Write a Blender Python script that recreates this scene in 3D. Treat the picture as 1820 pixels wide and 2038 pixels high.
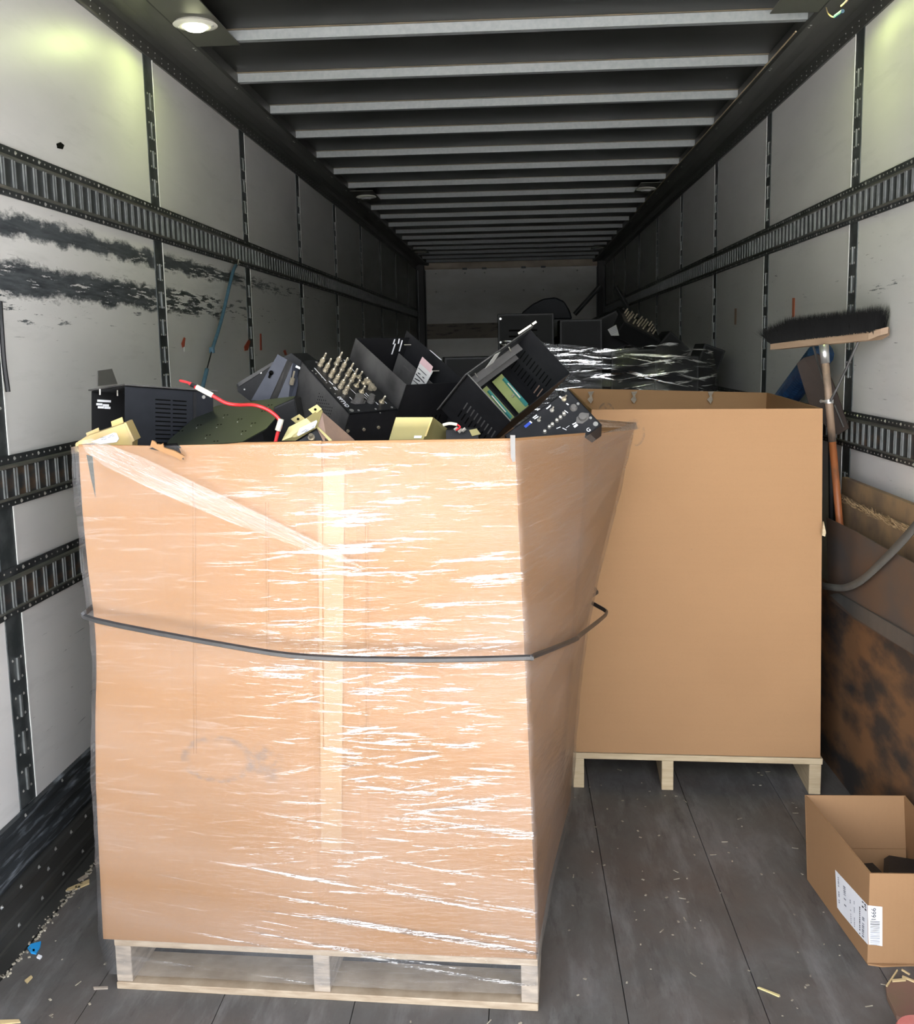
import bpy, bmesh, math, random
from mathutils import Vector, Matrix
random.seed(7)
for o in list(bpy.data.objects): bpy.data.objects.remove(o)
SC = bpy.context.scene
COL = SC.collection

# ------------------------------------------------------------------ camera
F_PX, CX, CY = 2052.0, 910.0, 988.4
PITCH, YAW, ROLL = -0.1421, 0.0588, -0.0196
CAM = Vector((0, 0, 1.46))
fw = Vector((-math.sin(YAW)*math.cos(PITCH), math.cos(YAW)*math.cos(PITCH), math.sin(PITCH)))
r0 = Vector((math.cos(YAW), math.sin(YAW), 0)); u0 = r0.cross(fw)
rt = math.cos(ROLL)*r0 + math.sin(ROLL)*u0
up = -math.sin(ROLL)*r0 + math.cos(ROLL)*u0
cd = bpy.data.cameras.new('camera'); cam = bpy.data.objects.new('camera', cd); COL.objects.link(cam)
M = Matrix((( rt.x, up.x, -fw.x, CAM.x), (rt.y, up.y, -fw.y, CAM.y), (rt.z, up.z, -fw.z, CAM.z), (0, 0, 0, 1)))
cam.matrix_world = M
cd.sensor_fit = 'HORIZONTAL'; cd.sensor_width = 36.0; cd.lens = 36.0*F_PX/1820.0
cd.shift_y = -(1019.0-CY)/1820.0; cd.clip_start = 0.02; cd.clip_end = 200
SC.camera = cam

# ------------------------------------------------------------------ world: hazy daylight coming in through the open rear of the trailer
W = bpy.data.worlds.new('world'); SC.world = W; W.use_nodes = True
nt = W.node_tree; nt.nodes.clear()
wo = nt.nodes.new('ShaderNodeOutputWorld'); bg = nt.nodes.new('ShaderNodeBackground')
sky = nt.nodes.new('ShaderNodeTexSky'); sky.sky_type = 'NISHITA'; sky.sun_disc = False
sky.sun_elevation = math.radians(48); sky.sun_rotation = math.radians(50); sky.dust_density = 5.0; sky.air_density = 1.0; sky.ozone_density = 1.0
hs = nt.nodes.new('ShaderNodeHueSaturation'); hs.inputs['Saturation'].default_value = 0.22
nt.links.new(sky.outputs[0], hs.inputs['Color']); nt.links.new(hs.outputs[0], bg.inputs['Color'])
bg.inputs['Strength'].default_value = 1.35
nt.links.new(bg.outputs[0], wo.inputs[0])
sd_ = bpy.data.lights.new('sun', 'SUN'); sd_.energy = 6.5; sd_.angle = math.radians(1.5); sd_.color = (1.0, .97, .92)
so = bpy.data.objects.new('sun', sd_); COL.objects.link(so)      # stands to the right of the trailer and lights the yard behind it
so.rotation_euler = Vector((math.cos(math.radians(48))*math.sin(math.radians(50)), math.cos(math.radians(48))*math.cos(math.radians(50)), math.sin(math.radians(48)))).to_track_quat('Z', 'Y').to_euler()
vs = SC.view_settings
vs.view_transform = 'Standard'; vs.look = 'None'; vs.gamma = 1.0; vs.use_curve_mapping = False
vs.exposure = 1.12

# ------------------------------------------------------------------ helpers: picture point -> place in the trailer
def ray(x, y): return fw + rt*((x-CX)/F_PX) - up*((y-CY)/F_PX)
def onz(x, y, z): d = ray(x, y); return CAM + d*((z-CAM.z)/d.z)
def onx(x, y, X): d = ray(x, y); return CAM + d*(X/d.x)
def ony(x, y, Y): d = ray(x, y); return CAM + d*(Y/d.y)

class MB:
    def __init__(s): s.v = []; s.f = []
    def add(s, vs_, fs): n = len(s.v); s.v += [Vector(p) for p in vs_]; s.f += [tuple(i+n for i in f) for f in fs]
    def hexa(s, p): s.add(p, [(0,1,2,3),(4,7,6,5),(0,4,5,1),(1,5,6,2),(2,6,7,3),(3,7,4,0)]); return s
    def box(s, a, b, fm=None):
        P = [(a[0],a[1],a[2]),(b[0],a[1],a[2]),(b[0],b[1],a[2]),(a[0],b[1],a[2]),(a[0],a[1],b[2]),(b[0],a[1],b[2]),(b[0],b[1],b[2]),(a[0],b[1],b[2])]
        return s.hexa([fm(*q) for q in P] if fm else P)
    def prism(s, poly, off):      # poly: list of points, off: vector
        n = len(poly); P = [Vector(p) for p in poly]; Q = [p+Vector(off) for p in P]
        s.add(P+Q, [tuple(range(n-1,-1,-1)), tuple(range(n, 2*n))]+[(i,(i+1)%n,n+(i+1)%n,n+i) for i in range(n)]); return s
    def tube(s, path, r, n=8, cap=True):
        path = [Vector(p) for p in path]; rs = r if isinstance(r, (list, tuple)) else [r]*len(path)
        up_ = None; base = len(s.v); m = len(path)
        for i, p in enumerate(path):
            t = (path[min(i+1, m-1)]-path[max(i-1, 0)])
            t = t.normalized() if t.length > 1e-9 else Vector((0,0,1))
            if up_ is None: up_ = Vector((0,0,1)) if abs(t.z) < .9 else Vector((1,0,0))
            a = t.cross(up_).normalized(); b = a.cross(t).normalized(); up_ = b
            for k in range(n):
                th = 2*math.pi*k/n; s.v.append(p+(a*math.cos(th)+b*math.sin(th))*rs[i])
        for i in range(m-1):
            for k in range(n):
                s.f.append((base+i*n+k, base+i*n+(k+1)%n, base+(i+1)*n+(k+1)%n, base+(i+1)*n+k))
        if cap: s.f.append(tuple(base+k for k in range(n-1,-1,-1))); s.f.append(tuple(base+(m-1)*n+k for k in range(n)))
        return s
    def mesh(s, name, mat, org=(0,0,0), smooth=False, bevel=0):
        org = Vector(org); me = bpy.data.meshes.new(name)
        me.from_pydata([tuple(v-org) for v in s.v], [], s.f)
        bm = bmesh.new(); bm.from_mesh(me); bmesh.ops.recalc_face_normals(bm, faces=bm.faces)
        if bevel: bmesh.ops.bevel(bm, geom=bm.edges[:], offset=bevel, segments=1, affect='EDGES', clamp_overlap=True)
        bm.to_mesh(me); bm.free()
        if mat: me.materials.append(mat)
        if smooth:
            for p in me.polygons: p.use_smooth = True
        return me
WL = {}
def link(name, me, parent, loc):
    o = bpy.data.objects.new(name, me); COL.objects.link(o); loc = Vector(loc)
    if parent is not None: o.parent = parent; o.location = loc-WL[parent.name]
    else: o.location = loc
    WL[o.name] = loc; return o
def part(name, mb, mat, parent=None, smooth=False, bevel=0, kind=None, label=None):
    org = WL[parent.name] if parent is not None else sum(mb.v, Vector())/len(mb.v)
    o = link(name, mb.mesh(name, mat, org, smooth, bevel), parent, org)
    if kind: o['kind'] = kind
    if label: o['label'] = label
    return o
def thing(name, label, cat, loc, group=None):
    o = link(name, None, None, loc); o.empty_display_size = .05; o['label'] = label; o['category'] = cat
    if group: o['group'] = group
    return o
def tag(o, label, cat, group=None):
    o['label'] = label; o['category'] = cat
    if group: o['group'] = group
    return o
def struct(name, loc=(0,0,0)):
    o = link(name, None, None, loc); o['kind'] = 'structure'; return o

# ------------------------------------------------------------------ materials
def new(name):
    m = bpy.data.materials.new(name); m.use_nodes = True; t = m.node_tree; b = t.nodes['Principled BSDF']; return m, t, b
def N(t, ty, **k):
    n = t.nodes.new(ty)
    for a, v in k.items(): setattr(n, a, v)
    return n
def setin(n, **k):
    for a, v in k.items(): n.inputs[a].default_value = v
def pos(t, scale=(1,1,1), rot=(0,0,0), obj=False):
    src = N(t, 'ShaderNodeTexCoord').outputs['Object'] if obj else N(t, 'ShaderNodeNewGeometry').outputs['Position']
    m = N(t, 'ShaderNodeMapping'); m.inputs['Scale'].default_value = scale; m.inputs['Rotation'].default_value = rot
    t.links.new(src, m.inputs['Vector']); return m.outputs[0]
def noise(t, vec, scale=5, detail=5, rough=.55, dist=0):
    n = N(t, 'ShaderNodeTexNoise'); setin(n, Scale=scale, Detail=detail, Roughness=rough, Distortion=dist); t.links.new(vec, n.inputs['Vector']); return n.outputs['Fac']
def ramp(t, fac, stops):
    r = N(t, 'ShaderNodeValToRGB'); cr = r.color_ramp
    while len(cr.elements) < len(stops): cr.elements.new(.5)
    for e, (p_, c) in zip(cr.elements, stops): e.position = p_; e.color = (*c, 1) if len(c) == 3 else c
    t.links.new(fac, r.inputs[0]); return r.outputs[0]
def g(v): return (v, v, v)
def mathn(t, op, a, b=None, c=None):
    n = N(t, 'ShaderNodeMath', operation=op)
    for i, x in enumerate((a, b, c)):
        if x is None: continue
        if isinstance(x, (int, float)): n.inputs[i].default_value = x
        else: t.links.new(x, n.inputs[i])
    return n.outputs[0]
def mix(t, fac, a, b):
    n = N(t, 'ShaderNodeMix', data_type='RGBA')
    for i, x in ((0, fac), (6, a), (7, b)):
        if isinstance(x, (int, float)): n.inputs[i].default_value = x
        elif isinstance(x, tuple): n.inputs[i].default_value = (*x, 1)
        else: t.links.new(x, n.inputs[i])
    return n.outputs[2]
def bump(t, h, b, strength=.3, dist=.002):
    n = N(t, 'ShaderNodeBump'); setin(n, Strength=strength, Distance=dist); t.links.new(h, n.inputs['Height']); t.links.new(n.outputs[0], b.inputs['Normal'])
def simple(name, c, rough=.6, metal=0., c2=None, sc=8, st=(1,1,1), bmp=0, lo=.35, hi=.7, spec=.5, rot=(0,0,0), obj=False):
    m, t, b = new(name); setin(b, Roughness=rough, Metallic=metal); b.inputs['Specular IOR Level'].default_value = spec
    if c2 is None: c2 = tuple(x*.85 for x in c)
    n = noise(t, pos(t, st, rot, obj), sc)
    t.links.new(ramp(t, n, [(lo, c), (hi, c2)]), b.inputs['Base Color'])
    if bmp: bump(t, n, b, bmp)
    return m

def mk_wall(name, bands):
    m, t, b = new(name); setin(b, Roughness=.42); b.inputs['Specular IOR Level'].default_value = .5
    P = N(t, 'ShaderNodeNewGeometry').outputs['Position']; sx = N(t, 'ShaderNodeSeparateXYZ'); t.links.new(P, sx.inputs[0]); z = sx.outputs[2]; y = sx.outputs[1]
    base = ramp(t, noise(t, pos(t, (1, .7, 2)), 2.2, 6), [(.3, (.64,.63,.615)), (.7, (.57,.56,.55))])
    fine = noise(t, pos(t, (1, 1.2, 14)), 6, 8, .7)
    # sparse horizontal scratches over the whole wall
    sc1 = noise(t, pos(t, (1, 1.6, 22), (.12, 0, 0)), 5.5, 5, .6); ms = ramp(t, sc1, [(.665, g(0)), (.70, g(1))])
    zone = ramp(t, noise(t, pos(t, (1, 1, 1)), 1.4, 2), [(.42, g(0)), (.6, g(.85))])
    lower = N(t, 'ShaderNodeMapRange'); setin(lower, **{'From Min': 1.95, 'From Max': 1.8}); t.links.new(z, lower.inputs[0])
    mask = mathn(t, 'MULTIPLY', mathn(t, 'MULTIPLY', ms, zone), lower.outputs[0])
    for (z0, z1, thr, y0, y1) in bands:
        wob = mathn(t, 'MULTIPLY', mathn(t, 'SUBTRACT', noise(t, pos(t, (1, 4, 9)), 2.5, 5, .7), .5), .09)
        zz = mathn(t, 'ADD', z, wob)
        a = N(t, 'ShaderNodeMapRange'); setin(a, **{'From Min': z0-.006, 'From Max': z0+.012}); t.links.new(zz, a.inputs[0])
        c = N(t, 'ShaderNodeMapRange'); setin(c, **{'From Min': z1+.006, 'From Max': z1-.012}); t.links.new(zz, c.inputs[0])
        yf = N(t, 'ShaderNodeMapRange'); setin(yf, **{'From Min': y1, 'From Max': y0, 'To Min': thr+.28, 'To Max': thr}); t.links.new(y, yf.inputs[0])
        n2 = noise(t, pos(t, (1, .9, 9), (.03, 0, 0)), 7, 8, .72)
        th = mathn(t, 'MULTIPLY_ADD', mathn(t, 'SUBTRACT', n2, yf.outputs[0]), 40, .5); th = N(t, 'ShaderNodeClamp').outputs[0] if False else th
        cl = N(t, 'ShaderNodeClamp'); t.links.new(th, cl.inputs[0])
        band = mathn(t, 'MULTIPLY', mathn(t, 'MULTIPLY', a.outputs[0], c.outputs[0]), cl.outputs[0])
        mask = mathn(t, 'MAXIMUM', mask, band)
    dark = ramp(t, fine, [(.35, (.035,.04,.047)), (.7, (.10,.11,.12))])
    smear = ramp(t, noise(t, pos(t, (1, .8, 5)), 3, 6, .7), [(.55, g(0)), (.8, g(.35))])
    c1 = mix(t, smear, base, (.36,.36,.355)); t.links.new(mix(t, mask, c1, dark), b.inputs['Base Color'])
    bump(t, noise(t, pos(t, (1, 1, 3)), 30, 4), b, .08, .001); return m
M_WALLL = mk_wall('panel_scuffed_left', [(1.775, 1.835, .36, 3.0, 7.5), (1.62, 1.71, .40, 3.2, 6.0), (1.55, 1.64, .56, 2.5, 6)])
M_WALLR = mk_wall('panel_scuffed_right', [(1.62, 1.66, .60, 3.5, 9.0), (.95, 1.15, .62, 3, 6)])
M_PED = simple('panel_edge_trim', (.72,.72,.70), .4)
M_STRIP = simple('dark_galvanised', (.05,.058,.06), .45, .5, (.14,.15,.155), 14, (1, 1, 1), .1, .45, .75)
M_RAIL = simple('worn_steel_rail', (.055,.06,.063), .42, .6, (.15,.155,.16), 9, (1, 1, 2.2), .15, .5, .75)
M_RAILH = simple('rail_lip', (.13,.135,.12), .4, .5, (.2,.19,.16), 6, (1,2,1))
M_RUST = simple('rail_recess', (.025,.028,.03), .6, .3, (.12,.07,.035), 7, (1, 1.5, 4), .15, .45, .75)
M_SLOT = simple('bare_steel_edge', (.24,.25,.25), .4, .5, (.14,.15,.15), 30)
M_RIVET = simple('rivet_steel', (.62,.62,.60), .3, .8)
M_TOPRAIL = simple('roof_rail_dark_aluminium', (.075,.075,.07), .38, .55, (.11,.11,.10), 3, (1,.4,1), .08)
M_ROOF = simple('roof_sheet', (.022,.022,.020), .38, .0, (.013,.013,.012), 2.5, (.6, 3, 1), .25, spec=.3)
M_BOW = simple('roof_bow_galvanised', (.25,.265,.27), .5, .15, (.21,.225,.23), 60, (1,1,1), .05)
M_GLUE = simple('sealant_line', (.17,.13,.08), .6, 0, (.08,.07,.05), 4, (2,1,1))
M_FRONT = simple('front_wall_sheet', (.85,.84,.82), .38, .1, (.72,.70,.66), 2, (1,1,2.5), .1)
M_HEAD = simple('front_header_cream', (.85,.72,.56), .4, 0, (.62,.50,.38), 3)
M_BLACKP = simple('black_paint', (.018,.018,.02), .4, .1)
M_SCUFF = simple('scuff_liner', (.045,.05,.055), .36, .4, (.30,.33,.37), 26, (1, .35, 3.5), .3, .52, .72, rot=(.0,0,0))  # pale bluish patches of the second colour paint in highlights
M_RUB = simple('lower_rub_rail', (.06,.058,.055), .42, .5, (.10,.10,.095), 6, (1,.4,3), .1)

def mk_floor():
    m, t, b = new('worn_floor_boards'); setin(b, Roughness=.55)
    gi = N(t, 'ShaderNodeObjectInfo').outputs['Random']
    n1 = noise(t, pos(t, (2.2, 1.0, 1)), 2.6, 9, .68, .4); n2 = noise(t, pos(t, (1, 1, 1)), 2.1, 6, .6); n3 = noise(t, pos(t, (1, 1, 1), (0,0,.6)), 42, 6, .7)
    c = ramp(t, n1, [(.25, (.062,.058,.055)), (.5, (.088,.085,.082)), (.68, (.118,.117,.118)), (.85, (.19,.195,.20))])
    c = mix(t, ramp(t, n2, [(.42, g(0)), (.70, g(.75))]), c, (.085,.062,.052))
    c = mix(t, ramp(t, n3, [(.66, g(0)), (.74, g(.35))]), c, (.28,.27,.25))
    n4 = noise(t, pos(t, (5, .9, 1), (0, 0, .35)), 2.2, 6, .7)
    c = mix(t, ramp(t, n4, [(.50, g(0)), (.72, g(.6))]), c, (.21,.205,.205))
    n5 = noise(t, pos(t, (3, .5, 1), (0, 0, -.5)), 7, 7, .75); c = mix(t, ramp(t, n5, [(.56, g(0)), (.66, g(.55))]), c, (.035,.033,.032))
    t.links.new(c, b.inputs['Base Color']); t.links.new(ramp(t, n1, [(.3, g(.72)), (.7, g(.5))]), b.inputs['Roughness'])
    bump(t, mathn(t, 'ADD', n1, mathn(t, 'MULTIPLY', n3, .4)), b, .35, .003); return m
M_FLOOR = mk_floor()

def mk_card(name, c1, c2, flute='z', vary=1.0, marks=None):
    m, t, b = new(name); setin(b, Roughness=.72); b.inputs['Specular IOR Level'].default_value = .25
    P = pos(t, (1,1,1)); n = noise(t, P, 2.2, 6); n2 = noise(t, pos(t, (1,1,1)), 160, 3)
    fl = noise(t, pos(t, (150, 150, 1.2) if flute == 'z' else (2.5, 2.5, 90)), 1, 3)
    c = ramp(t, n, [(.3, c1), (.7, c2)])
    c = mix(t, mathn(t, 'MULTIPLY', ramp(t, fl, [(.4, g(0)), (.75, g(1))]), .05*vary), c, tuple(x*.6 for x in c1))
    c = mix(t, mathn(t, 'MULTIPLY', ramp(t, n2, [(.5, g(0)), (.8, g(1))]), .14), c, tuple(x*.7 for x in c1))
    for (mx, mz, rx, rz, ring, dk) in (marks or []):
        sx = N(t, 'ShaderNodeSeparateXYZ'); t.links.new(N(t, 'ShaderNodeNewGeometry').outputs['Position'], sx.inputs[0])
        dx = mathn(t, 'DIVIDE', mathn(t, 'SUBTRACT', sx.outputs[0], mx), rx); dz = mathn(t, 'DIVIDE', mathn(t, 'SUBTRACT', sx.outputs[2], mz), rz)
        r = mathn(t, 'SQRT', mathn(t, 'ADD', mathn(t, 'MULTIPLY', dx, dx), mathn(t, 'MULTIPLY', dz, dz)))
        nn = noise(t, pos(t, (1,1,1)), 45, 5, .7)
        if ring: k = ramp(t, r, [(.70, g(0)), (.9, g(1)), (1., g(.6)), (1.1, g(0))])
        else: k = ramp(t, r, [(.0, g(1)), (.6, g(.7)), (1., g(0))])
        k = mathn(t, 'MULTIPLY', mathn(t, 'MULTIPLY', k, ramp(t, nn, [(.42, g(0)), (.62, g(1))])), dk)
        c = mix(t, k, c, (.10,.09,.085))
    t.links.new(c, b.inputs['Base Color']); bump(t, fl, b, .10, .0015); return m
M_CARD1 = mk_card('kraft_cardboard_front', (.275,.148,.066), (.25,.134,.06), 'h', 1.2, [(-.67, .57, .085, .055, True, .5), (-.56, .565, .045, .055, False, .6)])
M_CARD2 = mk_card('kraft_cardboard_rear', (.375,.214,.104), (.348,.197,.095), 'h', 1, [(.382, 1.18, .035, .045, True, .6), (.388, 1.205, .018, .016, False, .9), (.56, .80, .008, .006, False, .8)])
M_CARD3 = mk_card('kraft_cardboard_small', (.31,.177,.088), (.265,.150,.072), 'z', 1.2)
M_CARDIN = mk_card('kraft_inside', (.28,.175,.10), (.245,.153,.088), 'z')
M_WOODN = simple('fresh_pallet_wood', (.56,.45,.29), .7, 0, (.44,.33,.20), 5, (2, 2, 22), .2)
M_WOODO = simple('weathered_pallet_wood', (.40,.33,.26), .75, 0, (.22,.19,.16), 6, (3, 3, 14), .25, .35, .7)
M_WOODOL = simple('pallet_wood_light', (.40,.32,.23), .75, 0, (.28,.21,.14), 6, (3, 3, 16), .25)
M_BLK = simple('black_powder_coat', (.010,.0105,.012), .5, .0, (.015,.015,.017), 40, (1,1,1), .05, spec=.3)
M_BLK2 = simple('black_matte_inside', (.006,.006,.007), .65, spec=.25)
M_NAVY = simple('blue_black_coat', (.012,.0135,.018), .55, 0, (.015,.017,.022), 30, spec=.22)
M_GREYB = simple('grey_blue_coat', (.045,.05,.068), .5, .1, (.06,.066,.085), 20, spec=.35)
M_DUST = simple('dusty_black_metal', (.10,.097,.095), .55, .1, (.035,.034,.034), 7, (1,1,1), .1, .4, .65)
M_OLIVE = simple('dark_olive_coat', (.022,.027,.020), .32, .1, (.035,.042,.030), 5)
M_GOLD = simple('yellow_chromate', (.55,.42,.14), .35, .35, (.48,.36,.24), 9, (1,1,1), .05)
M_GOLD2 = simple('yellow_chromate_dull', (.36,.30,.12), .34, .5, (.30,.27,.12), 12, (1,1,1), .05)
M_PINK = simple('copper_toned_plate', (.40,.26,.19), .5, .2, (.30,.20,.16), 18)
M_BRASS = simple('nickel_brass', (.62,.55,.42), .32, .7, (.52,.45,.33), 30)
M_STUD = simple('pale_steel', (.65,.62,.55), .35, .6)
M_WHITE = simple('white_label', (.78,.79,.82), .55, 0, (.72,.73,.76), 20)
M_PAPER = simple('paper_sheet', (.68,.68,.66), .6)
M_PINKP = simple('pink_paper', (.72,.50,.52), .6)
M_INK = simple('black_ink', (.03,.03,.035), .6)
M_GREYINK = simple('grey_ink', (.25,.26,.30), .6)
M_SLOTD = simple('vent_shadow_black', (.002,.002,.002), .9, spec=.1)
M_PCB = simple('green_circuit_board', (.28,.33,.12), .35, 0, (.36,.40,.17), 12)
M_TEAL = simple('teal_connector', (.05,.26,.24), .35)
M_RED = simple('red_cable', (.75,.035,.04), .35, 0, (.65,.03,.035))
M_CREAM = simple('cream_sleeve', (.80,.76,.62), .45)
M_RUBB = simple('grey_plastic', (.10,.095,.09), .5)
M_BLUEP = simple('blue_plastic', (.02,.07,.19), .4, 0, (.01,.035,.10), 9, (1,6,6), .1)
M_BLUEROPE = simple('blue_bungee', (.04,.10,.15), .6, 0, (.07,.14,.2), 80)
M_LEATH = simple('dark_brown_worn_sheet', (.040,.026,.020), .65, 0, (.022,.016,.014), 7, (1,1,1), .2, spec=.25)
M_SHEET = simple('dirty_brown_sheet', (.115,.072,.048), .6, .1, (.075,.066,.062), 5, (1,1,1.6), .2)
M_PLY = simple('weathered_plywood', (.17,.085,.038), .62, 0, (.028,.024,.023), 3.6, (1, 1.1, 2.6), .5, .42, .62, rot=(-.55,0,0))
M_BOARD = simple('rough_tan_board', (.26,.17,.085), .85, 0, (.14,.095,.06), 9, (1,1,1), .5)
M_STRAPG = simple('grey_webbing', (.12,.115,.10), .8, 0, (.085,.08,.072), 9, (1,1,1), .2)
M_ANGLE = simple('grey_metal_angle', (.12,.12,.115), .5, .4, (.08,.08,.078), 8)
M_BRIS = simple('black_bristle', (.009,.009,.009), .8, spec=.12)
M_BHEAD = simple('broom_block_wood', (.34,.24,.16), .6, 0, (.26,.17,.11), 6, (1,1,8))
M_BHAND = simple('broom_handle_wood', (.30,.21,.145), .55, 0, (.09,.07,.055), 12, (1,1,.7), .1, .42, .62)
M_BHAND2 = simple('broom_handle_orange', (.30,.095,.03), .5, 0, (.09,.05,.03), 14, (1,1,.7), .1, .45, .65)
M_STRAPB = simple('black_strap', (.018,.018,.019), .38, 0, (.03,.03,.032), 30)
M_RPINK = simple('red_plastic', (.45,.10,.09), .45, 0, (.55,.25,.22))
M_STRAW = simple('straw', (.55,.42,.22), .7)
M_BLUECHIP = simple('bright_blue_plastic', (.02,.28,.65), .45)
M_TAGRED = simple('rust_red_tag', (.40,.07,.035), .6)
M_TAPE = simple('grey_tape', (.17,.165,.155), .6, 0, (.16,.155,.15), 14, (1,1,4), .3)
M_WIRE = simple('tan_wire', (.45,.34,.22), .5)

def slant(t, m, ss, sz, off=0):     # coordinates that run round the load (s) and slant up or down with slope m
    sx = N(t, 'ShaderNodeSeparateXYZ'); t.links.new(N(t, 'ShaderNodeNewGeometry').outputs['Position'], sx.inputs[0])
    s_ = mathn(t, 'ADD', sx.outputs[0], sx.outputs[1]); z_ = mathn(t, 'MULTIPLY_ADD', s_, m, sx.outputs[2])
    c = N(t, 'ShaderNodeCombineXYZ'); t.links.new(mathn(t, 'MULTIPLY_ADD', s_, ss, off), c.inputs[0]); t.links.new(mathn(t, 'MULTIPLY', z_, sz), c.inputs[2]); return c.outputs[0]
def band(t, sock, a, b, c, d):        # trapezoid mask
    u = N(t, 'ShaderNodeMapRange'); setin(u, **{'From Min': a, 'From Max': b}); t.links.new(sock, u.inputs[0])
    v = N(t, 'ShaderNodeMapRange'); setin(v, **{'From Min': d, 'From Max': c}); t.links.new(sock, v.inputs[0]); return mathn(t, 'MULTIPLY', u.outputs[0], v.outputs[0])
def mk_film(name, haze, kbump, gloss, fam, zone=None, fold=.55, rough=.07, base_haze=.03):
    """clear film: faint mirror everywhere, with wrinkle glare painted in as thin lines of raised reflectivity.
    fam: (slope, scale along, scale across, threshold, z0, z1) families of painted glare lines"""
    m, t, b = new(name); t.nodes.remove(b); out = t.nodes['Material Output']
    tr = N(t, 'ShaderNodeBsdfTransparent'); gl = N(t, 'ShaderNodeBsdfGlossy'); setin(gl, Roughness=rough); gl.inputs[0].default_value = (1,1,1,1)
    df = N(t, 'ShaderNodeBsdfDiffuse'); df.inputs[0].default_value = (.80,.80,.82,1)
    sx = N(t, 'ShaderNodeSeparateXYZ'); t.links.new(N(t, 'ShaderNodeNewGeometry').outputs['Position'], sx.inputs[0])
    h = None; glare_streaks = None; free = None
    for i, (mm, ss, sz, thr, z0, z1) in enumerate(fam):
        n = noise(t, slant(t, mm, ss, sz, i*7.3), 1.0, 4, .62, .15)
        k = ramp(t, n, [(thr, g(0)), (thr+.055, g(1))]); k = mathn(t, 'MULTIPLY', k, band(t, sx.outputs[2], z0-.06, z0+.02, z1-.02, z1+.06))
        glare_streaks = k if glare_streaks is None else mathn(t, 'MAXIMUM', glare_streaks, k)
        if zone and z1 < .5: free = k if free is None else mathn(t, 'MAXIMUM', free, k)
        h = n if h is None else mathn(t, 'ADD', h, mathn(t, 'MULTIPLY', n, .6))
    if zone:     # painted glare is strongest in this stretch and weak outside it
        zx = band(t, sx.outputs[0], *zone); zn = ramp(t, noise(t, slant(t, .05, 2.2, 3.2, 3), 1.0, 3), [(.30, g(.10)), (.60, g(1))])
        zn = mathn(t, 'MULTIPLY', zn, mathn(t, 'MULTIPLY_ADD', zx, .88, .12)); zoned_glare = mathn(t, 'MULTIPLY', glare_streaks, zn)
        if free is not None: zoned_glare = mathn(t, 'MAXIMUM', zoned_glare, mathn(t, 'MULTIPLY', free, mathn(t, 'MULTIPLY_ADD', band(t, sx.outputs[0], -1.0, -.5, .02, .06), .75, .1)))
    else: zoned_glare = glare_streaks
    bp = N(t, 'ShaderNodeBump'); setin(bp, Strength=1.0, Distance=kbump); t.links.new(h, bp.inputs['Height']); t.links.new(bp.outputs[0], gl.inputs['Normal'])
    big = ramp(t, noise(t, slant(t, .10, 1.5, 5.5, 1), 1.0, 5, .6), [(.40, g(0)), (.70, g(1))])
    hz = mathn(t, 'MULTIPLY_ADD', mathn(t, 'ADD', mathn(t, 'MULTIPLY', glare_streaks, .40), big), haze, base_haze)
    fr = N(t, 'ShaderNodeFresnel'); setin(fr, IOR=1.45)
    gf = mathn(t, 'MINIMUM', mathn(t, 'ADD', mathn(t, 'MULTIPLY', fr.outputs[0], gloss), mathn(t, 'MULTIPLY', zoned_glare, fold)), .95)
    m1 = N(t, 'ShaderNodeMixShader'); t.links.new(hz, m1.inputs[0]); t.links.new(tr.outputs[0], m1.inputs[1]); t.links.new(df.outputs[0], m1.inputs[2])
    m2 = N(t, 'ShaderNodeMixShader'); t.links.new(gf, m2.inputs[0]); t.links.new(m1.outputs[0], m2.inputs[1]); t.links.new(gl.outputs[0], m2.inputs[2])
    t.links.new(m2.outputs[0], out.inputs[0]); return m
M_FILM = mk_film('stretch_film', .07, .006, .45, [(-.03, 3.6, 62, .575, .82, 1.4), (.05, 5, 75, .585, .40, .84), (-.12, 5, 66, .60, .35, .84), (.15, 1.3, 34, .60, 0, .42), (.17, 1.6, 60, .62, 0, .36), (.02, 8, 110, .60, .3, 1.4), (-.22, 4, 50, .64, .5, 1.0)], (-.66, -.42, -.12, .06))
M_FILMB = mk_film('bunched_film', .17, .006, 1.0, [(.52, 3, 90, .56, 0, 1.5), (.45, 4, 130, .58, 0, 1.5)], None, .07, base_haze=.03)
M_FILMK = mk_film('rear_stretch_film', .006, .006, .8, [(.03, 2.2, 38, .57, 1.36, 1.55), (-.12, 3, 40, .57, 1.1, 1.45), (.22, 3, 40, .60, 1.1, 1.42)], None, 1.0, base_haze=.001, rough=.12)

# ------------------------------------------------------------------ the trailer
XL, XR, Y0, YF = -1.3056, 1.198, 0.45, 14.0
ZR, ZC = 2.515, 2.605
# floor
fl = struct('floor', (0, 0, 0))
seams = [-1.235, -.99, -.685, -.38, -.075, .23, .535, .84, 1.145, XR+.06]
part('edge_strip', MB().box((XL-.05, Y0, -.05), (-1.238, YF, .002)), M_RUB, fl)
for a, b in zip(seams, seams[1:]):
    part('floor_board', MB().box((a+.0009, Y0, -.05), (b-.0009, YF, 0)), M_FLOOR, fl, bevel=.0008)
part('subfloor', MB().box((XL-.05, Y0, -.09), (XR+.06, YF, -.052)), M_BLACKP, fl)
# yard outside, level with a dock plate's drop
M_YARD = simple('concrete_yard', (.58,.57,.55), .8, 0, (.50,.49,.47), 1.5)
yard = struct('ground'); part('concrete_slab', MB().box((-30, -40, -1.3), (30, 16, -1.2)), M_YARD, yard)

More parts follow.
